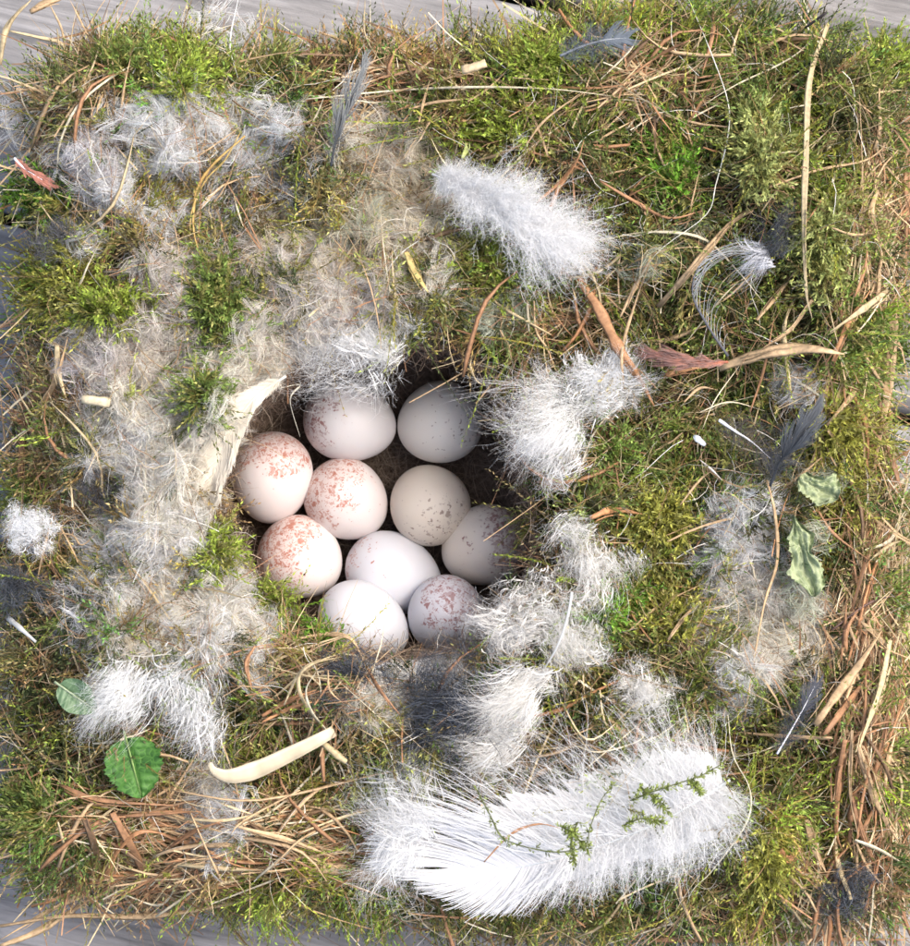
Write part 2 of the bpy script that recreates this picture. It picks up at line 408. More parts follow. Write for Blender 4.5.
Vb = P3(CX + R * np.cos(th), CY + R * np.sin(th), Hh)
nr = len(rows)
i = (np.arange(nr - 1) * NT)[:, None]; j = np.arange(NT)[None]; j2 = (j + 1) % NT
Fb = np.stack([i + j, i + j2, i + NT + j2, i + NT + j], -1).reshape(-1, 4)[:, ::-1]
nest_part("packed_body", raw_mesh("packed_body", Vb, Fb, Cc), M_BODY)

def scatter(n, margin=(0, 0)):
    """points on the nest's top, in photograph pixels"""
    px = rng.uniform(-8, 918, n * 2); py = rng.uniform(-8, 954, n * 2)
    t = np.arctan2(py - CY, px - CX); r = np.hypot(px - CX, py - CY)
    ok = (r < r_out(t) + margin[0]) & (r > r_in(t) - margin[1])
    return px[ok][:n], py[ok][:n]

# ------------------------------------------------------------------ moss
OLV = (.28, .275, .085); BRI = (.29, .37, .06); VIV = (.17, .33, .04); YEL = (.34, .34, .07); DRK = (.075, .095, .035); MBR = (.26, .20, .095); PAL = (.36, .40, .14); GRM = (.165, .23, .055)
# cx, cy, rx, ry, angle, strength, colour
MOSS = [(190, 75, 30, 22, 0, .9, BRI), (130, 62, 28, 16, 0, .9, GRM), (60, 288, 28, 28, 0, 1, YEL), (66, 292, 26, 24, 0, .55, BRI), (105, 305, 34, 16, -15, .9, BRI),
        (218, 300, 18, 42, 10, .9, GRM), (205, 340, 14, 24, 0, .8, GRM), (204, 393, 12, 20, 0, .9, GRM), (325, 236, 26, 26, 0, .8, BRI), (140, 210, 40, 24, 0, .7, OLV),
        (488, 126, 28, 20, 20, .9, BRI), (450, 112, 34, 22, 0, .7, OLV), (500, 268, 26, 20, 0, .9, BRI), (440, 286, 30, 18, 0, .6, BRI), (545, 66, 26, 22, 0, .9, BRI), (552, 90, 14, 20, 0, .8, BRI),
        (520, 320, 40, 26, 0, .5, OLV), (672, 170, 16, 30, 0, 1, VIV), (640, 130, 40, 30, 0, .5, OLV), (755, 150, 18, 36, 0, .9, PAL), (792, 120, 26, 40, 0, .7, BRI), (830, 190, 20, 40, 0, .5, BRI), (760, 100, 30, 24, 0, .7, GRM),
        (800, 70, 50, 24, 0, .6, GRM), (700, 45, 60, 26, 0, .6, BRI), (640, 25, 40, 18, 0, .7, BRI), (610, 20, 26, 14, 0, .8, BRI), (884, 62, 30, 12, -15, .9, BRI), (818, 250, 20, 36, 0, .9, PAL), (822, 240, 24, 40, 0, .6, BRI),
        (872, 342, 30, 24, 0, 1, GRM), (868, 330, 24, 16, 0, .5, VIV), (846, 378, 20, 16, 0, .7, BRI), (838, 455, 20, 46, 0, 1, YEL), (842, 440, 20, 46, 0, .6, BRI), (618, 430, 44, 22, 0, .8, GRM), (690, 452, 40, 26, 0, .4, OLV), (735, 300, 30, 40, 0, .6, GRM),
        (658, 520, 26, 22, 0, .9, YEL), (640, 600, 26, 18, 0, .8, VIV), (670, 612, 18, 22, 0, .9, YEL), (602, 612, 18, 16, 0, .9, VIV), (600, 480, 50, 30, 0, .5, GRM), (640, 540, 40, 40, 0, .5, OLV),
        (172, 577, 36, 18, -15, .7, GRM), (218, 548, 12, 24, 0, .9, BRI), (278, 592, 18, 16, 0, .9, BRI), (320, 620, 24, 20, 0, 1, VIV), (316, 612, 20, 14, 0, .4, BRI), (268, 708, 24, 16, 0, .8, BRI),
        (366, 786, 22, 12, 0, .9, PAL), (350, 740, 30, 20, 0, .7, GRM), (60, 830, 46, 40, 0, .8, GRM), (25, 815, 20, 30, 0, .9, GRM), (60, 755, 26, 18, 0, .7, GRM), (50, 700, 30, 40, 0, .6, DRK), (240, 886, 34, 14, 0, .8, BRI), (300, 878, 60, 16, 0, .6, BRI),
        (340, 900, 40, 14, 0, .6, BRI), (560, 755, 26, 18, 0, .8, GRM), (600, 740, 40, 26, 0, .5, OLV), (640, 738, 20, 12, 0, .8, BRI), (510, 790, 26, 16, 0, .7, DRK), (420, 790, 20, 14, 0, .7, GRM), (745, 775, 24, 70, 0, .7, BRI), (775, 830, 44, 44, 0, .7, BRI),
        (760, 885, 16, 44, 0, .9, YEL), (800, 780, 30, 40, 0, .7, GRM), (860, 790, 40, 34, 0, .7, BRI), (900, 820, 16, 40, 0, .8, GRM), (712, 650, 12, 44, 0, .8, OLV), (720, 680, 12, 40, 0, .6, YEL), (880, 560, 26, 30, 0, .7, GRM), (690, 720, 30, 20, 0, .6, DRK),
        (45, 470, 24, 40, 0, .7, GRM), (85, 600, 40, 40, 0, .6, DRK), (46, 330, 14, 24, 0, .5, GRM), (35, 195, 24, 12, 40, .9, VIV), (400, 320, 36, 18, 0, .6, OLV), (480, 350, 20, 16, 0, .7, GRM), (870, 160, 30, 50, 0, .5, OLV), (205, 605, 40, 14, 0, .4, GRN)]
STRAWY = [(400, 75, 70, 28, 0, .8, 0), (870, 380, 34, 90, 0, .7, 0), (882, 680, 40, 150, 0, 1, 0), (885, 200, 30, 90, 0, .8, 0), (150, 850, 110, 50, 0, .9, 0), (310, 840, 90, 40, 0, .7, 0), (40, 410, 30, 80, 0, .7, 0),
          (320, 690, 50, 46, 0, .8, 0), (600, 760, 60, 40, 0, .5, 0), (70, 60, 80, 40, 0, .7, 0), (30, 120, 40, 60, 0, .7, 0), (560, 300, 40, 60, 0, .5, 0), (640, 80, 60, 40, 0, .5, 0), (800, 890, 110, 30, 0, .8, 0)]

def moss_shoots(pile, pos, direc, length, col, J=13, leaf=.00115, lw=.00014):
    """stems with small pointed leaves all round: pos (N,3), direc (N,3)"""
    N = len(pos); direc = unit(direc)
    t = np.linspace(.06, 1, J)
    bend = rng.normal(size=(N, 1, 3)) * .35; bend[..., 2] -= .15
    path = pos[:, None] + direc[:, None] * (length[:, None] * t)[..., None] + bend * (length[:, None] * t ** 2)[..., None] * .7
    T = unit(np.gradient(path, axis=1))
    A = unit(np.cross(T, rng.normal(size=(N, 1, 3)))); B = np.cross(T, A)
    phi = np.arange(J)[None] * 2.4 + rng.uniform(0, 6.28, (N, 1)) + rng.normal(size=(N, J)) * .3
    rad = A * np.cos(phi)[..., None] + B * np.sin(phi)[..., None]
    spread = rng.uniform(.55, 1.0, (N, 1, 1)) * (1 - .5 * t[None, :, None])
    D = unit(T * 0.75 + rad * spread)
    side = unit(np.cross(D, T) + 1e-6 * A)
    L = (leaf * rng.uniform(.7, 1.3, (N, J)) * (1.05 - .45 * t[None]))[..., None]
    w = lw * rng.uniform(.8, 1.25, (N, J))[..., None]
    nrm = np.cross(side, D)
    b = path; mid = path + D * L * .4
    tip = path + D * L + T * L * .15 - nrm * L * .12
    V = np.stack([b, mid + side * w, tip, mid - side * w], 2)
    F = np.arange(N * J)[:, None] * 4 + np.arange(4)[None]
    c = col[:, None, None] * (1 + .30 * rng.normal(size=(N, J, 1, 1)))
    tipc = (.75 + .5 * t)[None, :, None, None]
    C = np.clip(np.broadcast_to(c * tipc, (N, J, 4, 3)), .01, .8)
    pile.add(V, F, np.ascontiguousarray(C))
    sp = path[:, ::3]
    ribbons(pile, sp, np.full(N, .00016), np.clip(col * .8, 0, 1) * np.array((1.1, .9, .8)), roll=1.)

def moss_colour(px, py):
    n = len(px)
    f = vnoise(px / 55, py / 55, 12) + rng.normal(size=n) * .18
    right = np.clip((px - 480) / 150, 0, 1)
    c = np.where((f > .08)[:, None], np.array(MBR), np.array(OLV))
    dark = rng.random(n) < .26 + .18 * right
    c = np.where(dark[:, None], np.array(DRK), c)
    g = rng.random(n) < .15 + .30 * right
    c = np.where(g[:, None], np.array(GRM), c)
    inten = np.zeros(n)
    for b in MOSS:
        w = blob_w(px, py, b, 1.3) * b[5]
        hit = rng.random(n) < w
        c = np.where(hit[:, None], np.array(b[6]), c); inten = np.maximum(inten, w)
    return c * rng.uniform(.6, 1.45, (n, 1)) * (1 + .10 * rng.normal(size=(n, 3))), inten

def moss_field(px, py):
    n = len(px)
    col, inten = moss_colour(px, py)
    w, _ = wool_weight(px, py)
    st = np.zeros(n)
    for b in STRAWY: st = np.maximum(st, blob_w(px, py, b) * b[5])
    keep = rng.random(n) < np.clip((1 - .89 * w) * (1 - .4 * st) * .85 + inten * .75 * (1 - .5 * w), 0, 1)
    return px[keep], py[keep], col[keep], inten[keep]

# tussocks: shoots of one cushion share colour and lie
px, py = scatter(2900, (2, -2))
px, py, col, inten = moss_field(px, py)
m_ = rng.integers(7, 17, len(px)); ix = np.repeat(np.arange(len(px)), m_)
cd = rng.normal(size=(len(px), 3)); cd[:, 2] = np.abs(cd[:, 2]) * .3 + .25
ox, oy = rng.normal(size=len(ix)) * 6.5, rng.normal(size=len(ix)) * 6.5
dome = 1.6 * np.exp(-(ox ** 2 + oy ** 2) / 70)
px2, py2 = px[ix] + ox, py[ix] + oy
pos = P3(px2, py2, height(px2, py2) + dome - .8 + rng.uniform(-1.2, 1.2, len(ix)))
dr = cd[ix] * .9 + rng.normal(size=(len(ix), 3)) * .45; dr[:, 2] = np.abs(dr[:, 2]) + .15 + .1 * dome
col = col[ix] * rng.uniform(.75, 1.25, (len(ix), 1)); inten = inten[ix]; px, py = px2, py2
t = np.arctan2(py - CY, px - CX); e = r_out(t) - np.hypot(px - CX, py - CY)
dr[:, 0] += np.exp(-e / 20) * np.cos(t) * 1.6; dr[:, 1] -= np.exp(-e / 20) * np.sin(t) * 1.6
pile = Pile()
moss_shoots(pile, pos, dr, rng.uniform(.0032, .0075, len(px)) * (1 + .15 * inten), col)
nest_part("moss_mat", pile.mesh("moss_mat"), M_MOSS, "stuff")
# moss on the outer sides
tt = rng.uniform(-np.pi, np.pi, 2600); hh = rng.uniform(-46, -12, 2600)
rr = r_out(tt) * .985; px = CX + rr * np.cos(tt); py = CY + rr * np.sin(tt)
col, _ = moss_colour(px, py)
dr = np.stack([np.cos(tt), -np.sin(tt), tt * 0 + .3], -1) + rng.normal(size=(2600, 3)) * .6
pile = Pile(); moss_shoots(pile, P3(px, py, hh), dr, rng.uniform(.003, .006, 2600), col, J=9)
nest_part("side_moss", pile.mesh("side_moss"), M_MOSS, "stuff")
# long feathery sprigs lying over the cushions
px, py = scatter(2400, (0, -6)); px, py, col, inten = moss_field(px, py); ok = wool_weight(px, py)[0] < .28; px, py = px[ok], py[ok]; n = len(px)
dr = rng.normal(size=(n, 3)); dr[:, 2] = np.abs(dr[:, 2]) * .12 + .10
pick = np.array([BRI, OLV, YEL, MBR, DRK])[rng.choice(5, n, p=[.30, .22, .16, .20, .12])] * rng.uniform(.7, 1.2, (n, 1))
pile = Pile()
moss_shoots(pile, P3(px, py, height(px, py) + rng.uniform(1.4, 3.2, n)), dr, rng.uniform(.006, .0125, n), pick, J=34, leaf=.00095, lw=.00013)
nest_part("moss_sprays", pile.mesh("moss_sprays"), M_MOSS, "stuff")
# clumps that stand out: each a part of its own
for b in MOSS:
    if b[5] < .9 or b[6] in (OLV, DRK): continue
    n = int(b[2] * b[3] * .42) + 30
    px = b[0] + rng.normal(size=n) * b[2] * .62; py = b[1] + rng.normal(size=n) * b[3] * .62
    th_ = np.arctan2(py - CY, px - CX); inside = np.hypot(px - CX, py - CY) > r_in(th_) - 14
    px, py = px[inside], py[inside]; n = len(px)
    dr = rng.normal(size=(n, 3)); dr[:, 2] = np.abs(dr[:, 2]) * .6 + .6
    q = 1 - ((px - b[0]) / b[2]) ** 2 * .5 - ((py - b[1]) / b[3]) ** 2 * .5
    pile = Pile()
    moss_shoots(pile, P3(px, py, height(px, py) + 1.2 + 2 * np.clip(q, 0, 1) + rng.uniform(-1, 1, n)), dr, rng.uniform(.0025, .0055, n), np.where(rng.random((n, 1)) < .3, np.array(OLV), np.array(b[6])) * rng.uniform(.6, 1.3, (n, 1)), J=16, leaf=.0012, lw=.00016)
    nest_part("moss_clump", pile.mesh("moss_clump"), M_MOSS, "stuff")

# ------------------------------------------------------------------ wool and hair
def curly(pos, n, length, K=7, curl=.9, flat=.25, drift=None):
    """wandering fibres that start at pos (n,3)"""
    d = rng.normal(size=(n, 3)); d[:, 2] *= flat
    if drift is not None: d = d * .6 + drift
    d = unit(d)
    turn = rng.normal(size=(n, 3)) * curl
    turn[:, 2] *= flat
    P = np.empty((n, K, 3)); P[:, 0] = pos
    step = (length / (K - 1)).reshape(-1, 1)
    for k in range(1, K):
        P[:, k] = P[:, k - 1] + d * step
        turn = turn * .7 + rng.normal(size=(n, 3)) * curl * .6 * np.array((1, 1, flat))
        d = unit(d + turn * .55)
    return P - (P.mean(1, keepdims=True) - P[:, :1])

for b in WOOL:
    area = math.pi * b[2] * b[3]
    n = int(area * .72 * (.35 + .65 * b[5]))
    a = math.radians(b[4])
    rr = np.sqrt(rng.random(n)) * 1.10 + np.abs(rng.normal(size=n)) * .14; q = rng.uniform(0, 6.283, n)
    u, v = rr * np.cos(q) * b[2], rr * np.sin(q) * b[3]
    px = b[0] + u * math.cos(a) - v * math.sin(a); py = b[1] + u * math.sin(a) + v * math.cos(a)
    # uneven: thin out by noise
    ok = rng.random(n) < np.clip(.75 + 2.0 * vnoise(px / 16, py / 16, 21), .10, 1)
    t_ = np.arctan2(py - CY, px - CX)
    if (b[0], b[1]) not in ((500, 634), (415, 664)): ok &= np.hypot(px - CX, py - CY) > r_in(t_) + 2
    px, py = px[ok], py[ok]; n = len(px)
    tuft = vnoise(px / 9, py / 9, 22)
    pos = P3(px, py, height(px, py) + 0.6 + (4.2 if b[6] is GRN and b[0] > 800 else 3.5 if b[0] == 212 and b[1] == 436 else 0) + rng.uniform(0, 2.6, n) + tuft * 1.8)
    dirn = vnoise(px / 15, py / 15, 23) * 12
    drift = np.stack([np.cos(dirn), np.sin(dirn), dirn * 0], -1) * .5
    G = max(6, n // 18); gi = rng.integers(0, n, G)
    gp = curly(pos[gi], G, rng.uniform(.0022, .0075, G), K=5, drift=drift[gi], curl=1.1, flat=.45)
    own = curly(pos, n, rng.uniform(.0014, .0045, n), K=5, drift=drift, curl=1.3, flat=.5)
    who = rng.integers(0, G, n)
    locked = gp[who] + rng.normal(size=(n, 1, 3)) * .00030 + rng.normal(size=(n, 5, 3)) * .00013
    P = np.where((rng.random(n) < .62)[:, None, None], locked, own)
    gl = rng.uniform(.7, 1.2, G)[who][:, None]
    base = np.array(b[6]); c = base * gl * rng.uniform(.75, 1.2, (n, 1)) * (1 + rng.normal(size=(n, 3)) * .03)
    stain = rng.random(n) < .06
    c[stain] = np.array((.30, .22, .12)) * rng.uniform(.7, 1.4, (stain.sum(), 1))
    pile = Pile(); ribbons(pile, P, rng.uniform(.000025, .00007, n), np.clip(c, 0, .85), roll=.8)
    nest_part("wool_patch", pile.mesh("wool_patch"), M_WOOL, "stuff")

# dark hair lining on the cup's wall and floor
n = 5200
tt = rng.uniform(-np.pi, np.pi, n); s = rng.random(n)
hh = -4 - 33 * s; f = np.interp(s, [0, .3, .6, .85, 1], [.985, 1.0, 1.03, .99, .85]) - .02
rr = r_in(tt) * f; pos = P3(CX + rr * np.cos(tt), CY + rr * np.sin(tt), hh)
tang = np.stack([-np.sin(tt), -np.cos(tt), tt * 0], -1) * rng.choice([-1, 1], (n, 1))
P = curly(pos, n, rng.uniform(.004, .011, n), K=6, curl=.5, flat=.6, drift=tang * .9)
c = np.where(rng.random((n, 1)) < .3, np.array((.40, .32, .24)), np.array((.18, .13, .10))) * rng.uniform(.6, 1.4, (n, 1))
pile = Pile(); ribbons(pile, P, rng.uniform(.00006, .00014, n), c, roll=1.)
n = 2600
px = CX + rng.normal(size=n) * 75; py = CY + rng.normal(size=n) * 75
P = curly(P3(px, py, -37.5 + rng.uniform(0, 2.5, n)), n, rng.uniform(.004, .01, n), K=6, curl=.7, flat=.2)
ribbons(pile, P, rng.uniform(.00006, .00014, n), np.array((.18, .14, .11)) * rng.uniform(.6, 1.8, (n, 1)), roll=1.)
n = 3600      # soft fringe of the rim bending into the cup
tt = rng.uniform(-np.pi, np.pi, n); rr = r_in(tt) * rng.uniform(1.0, 1.07, n); px = CX + rr * np.cos(tt); py = CY + rr * np.sin(tt)
inw = np.stack([-np.cos(tt), np.sin(tt), -rng.uniform(.2, 1.4, n)], -1) * .8
P = curly(P3(px, py, height(px, py) - rng.uniform(0, 9, n)), n, rng.uniform(.002, .0062, n), K=6, curl=.9, flat=.7, drift=inw)
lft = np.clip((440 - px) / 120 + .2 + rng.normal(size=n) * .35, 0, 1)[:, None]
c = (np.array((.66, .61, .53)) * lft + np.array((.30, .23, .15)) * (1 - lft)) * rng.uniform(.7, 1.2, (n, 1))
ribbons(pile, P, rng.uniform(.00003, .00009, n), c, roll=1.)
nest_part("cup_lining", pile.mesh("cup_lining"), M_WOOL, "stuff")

# wandering fine hairs and rootlets over everything
px, py = scatter(6200, (8, 2)); n = len(px)
P = curly(P3(px, py, height(px, py) + rng.uniform(1.0, 5.0, n)), n, rng.uniform(.004, .015, n), K=8, curl=.55, flat=.22)
kind = rng.random((n, 1))
c = np.where(kind < .3, np.array((.42, .33, .19)), np.where(kind < .75, np.array((.26, .15, .075)), np.where(kind < .9, np.array((.62, .60, .54)), np.array((.06, .05, .04))))) * rng.uniform(.7, 1.25, (n, 1))
pile = Pile(); ribbons(pile, P, rng.uniform(.00005, .00013, n), c, roll=.8)
nest_part("fine_rootlets", pile.mesh("fine_rootlets"), M_STRAW, "stuff")

# ------------------------------------------------------------------ dry grass: the mass of it, then stems as parts
TAN = (.46, .32, .18); STR = (.54, .43, .25); RUS = (.34, .18, .09); DBR = (.18, .11, .06); PSTR = (.62, .55, .39); ORG = (.44, .22, .10)
def straw_dir(px, py):
    a = rng.uniform(0, np.pi, len(px))
    right = (px > 820) & (py > 90); bot = (py > 800) & (px < 420); left = (px < 70) & (py > 300) & (py < 620); tp = (py < 110) & (px > 300)
    a = np.where(right, np.pi / 2 + rng.normal(size=len(px)) * .45, a)
    a = np.where(bot, rng.normal(size=len(px)) * .5, a)
    a = np.where(left, np.pi / 2 + .35 + rng.normal(size=len(px)) * .35, a)
    a = np.where(tp & (rng.random(len(px)) < .6), rng.normal(size=len(px)) * .5 + .3, a)
    return a
def straw_points(n):
    X, Y = [], []
    m = 0
    while m < n:
        px, py = scatter(4000, (6, -4))
        st = np.full(len(px), .05)
        for b in STRAWY: st = np.maximum(st, blob_w(px, py, b) * b[5])
        w, _ = wool_weight(px, py)
        ok = rng.random(len(px)) < st * (1 - .9 * w)
        X.append(px[ok]); Y.append(py[ok]); m += ok.sum()
    return np.concatenate(X)[:n], np.concatenate(Y)[:n]
n = 6000
px, py = straw_points(n); a = straw_dir(px, py)
L = rng.gamma(3, 22, n) + 20; K = 7
s = np.linspace(-.5, .5, K)[None]
bow = rng.normal(size=(n, 1)) * .16
lx = px[:, None] + np.cos(a)[:, None] * s * L[:, None] - np.sin(a)[:, None] * (s ** 2 - .1) * L[:, None] * bow * 2
ly = py[:, None] - np.sin(a)[:, None] * s * L[:, None] - np.cos(a)[:, None] * (s ** 2 - .1) * L[:, None] * bow * 2
t_ = np.arctan2(py - CY, px - CX)
hm = height(px, py)[:, None] * .6 + height(lx, ly) * .4
P = P3(lx, ly, hm + rng.uniform(.3, 3.6, (n, 1)) + rng.normal(size=(n, 1)) * s * 4)
kind = rng.random((n, 1))
pal = np.array([TAN, STR, RUS, DBR, PSTR])
c = pal[rng.choice(5, n, p=[.32, .16, .28, .16, .08])] * rng.uniform(.75, 1.2, (n, 1))
pile = Pile(); ribbons(pile, P, rng.uniform(.00012, .00038, n), c, roll=.7)
nest_part("dry_grass", pile.mesh("dry_grass"), M_STRAW, "stuff")
# on the sides and out over the boards' edge
n = 900
tt = rng.uniform(-np.pi, np.pi, n); rr = r_out(tt) * .99
px = CX + rr * np.cos(tt); py = CY + rr * np.sin(tt)
tang = np.stack([-np.sin(tt), -np.cos(tt), rng.normal(size=n) * .5], -1) + np.stack([np.cos(tt), -np.sin(tt), tt * 0], -1) * rng.normal(size=(n, 1)) * .25
P = curly(P3(px, py, rng.uniform(-44, -8, n)), n, rng.uniform(.01, .026, n), K=6, curl=.12, flat=.5, drift=tang * 1.5)
pile = Pile(); ribbons(pile, P, rng.uniform(.00015, .0004, n), pal[rng.choice(5, n)] * rng.uniform(.7, 1.2, (n, 1)), roll=.7)
nest_part("side_grass", pile.mesh("side_grass"), M_STRAW, "stuff")

def stem(pts, w, col, lift=3.6, thick=.28, twist=None, name="dry_stem", taper=(.45, 1, .12), n=None, sides=5, hs=None, mat=None):
    """a stem through photograph points lying on the nest; w in pixels"""
    p = np.array(pts, float)
    k = n or max(8, 4 * len(p))
    q = catmull(p[:, :2], k)
    if hs is None:
        h = height(q[:, 0], q[:, 1])
        h = np.convolve(np.pad(h, 2, mode='edge'), np.ones(5) / 5, 'valid')
        edge = np.arctan2(q[:, 1] - CY, q[:, 0] - CX); out = np.hypot(q[:, 0] - CX, q[:, 1] - CY) - r_out(edge)
        h = np.where(out > 0, np.maximum(h, -16 - out * .25), h) + lift
    else: h = np.interp(np.linspace(0, 1, k), np.linspace(0, 1, len(hs)), hs)
    me = stem_mesh(name, P3(q[:, 0], q[:, 1], h), w * PX, w * PX * thick, col, rng.normal() * .5 if twist is None else twist, sides=sides, taper=taper)
    if w >= 5:      # torn fibres alongside
        for _ in range(2):
            j = rng.normal(size=(k, 2)).cumsum(0) * w * .10 + rng.normal(size=2) * w * .3
            a_, b_ = sorted(rng.integers(0, k, 2)); b_ = max(b_, a_ + 5); sl = slice(a_, min(b_, k))
            if len(q[sl]) > 4: nest_part("dry_stem", stem_mesh("dry_stem", P3(q[sl, 0] + j[sl, 0], q[sl, 1] + j[sl, 1], h[sl] + rng.uniform(0, .8)), 1.5 * PX, .9 * PX, np.array(col) * rng.uniform(.6, 1.2), sides=4), M_STRAW)
    return nest_part(name, me, mat or M_STRAW)

BL = "grass_blade"
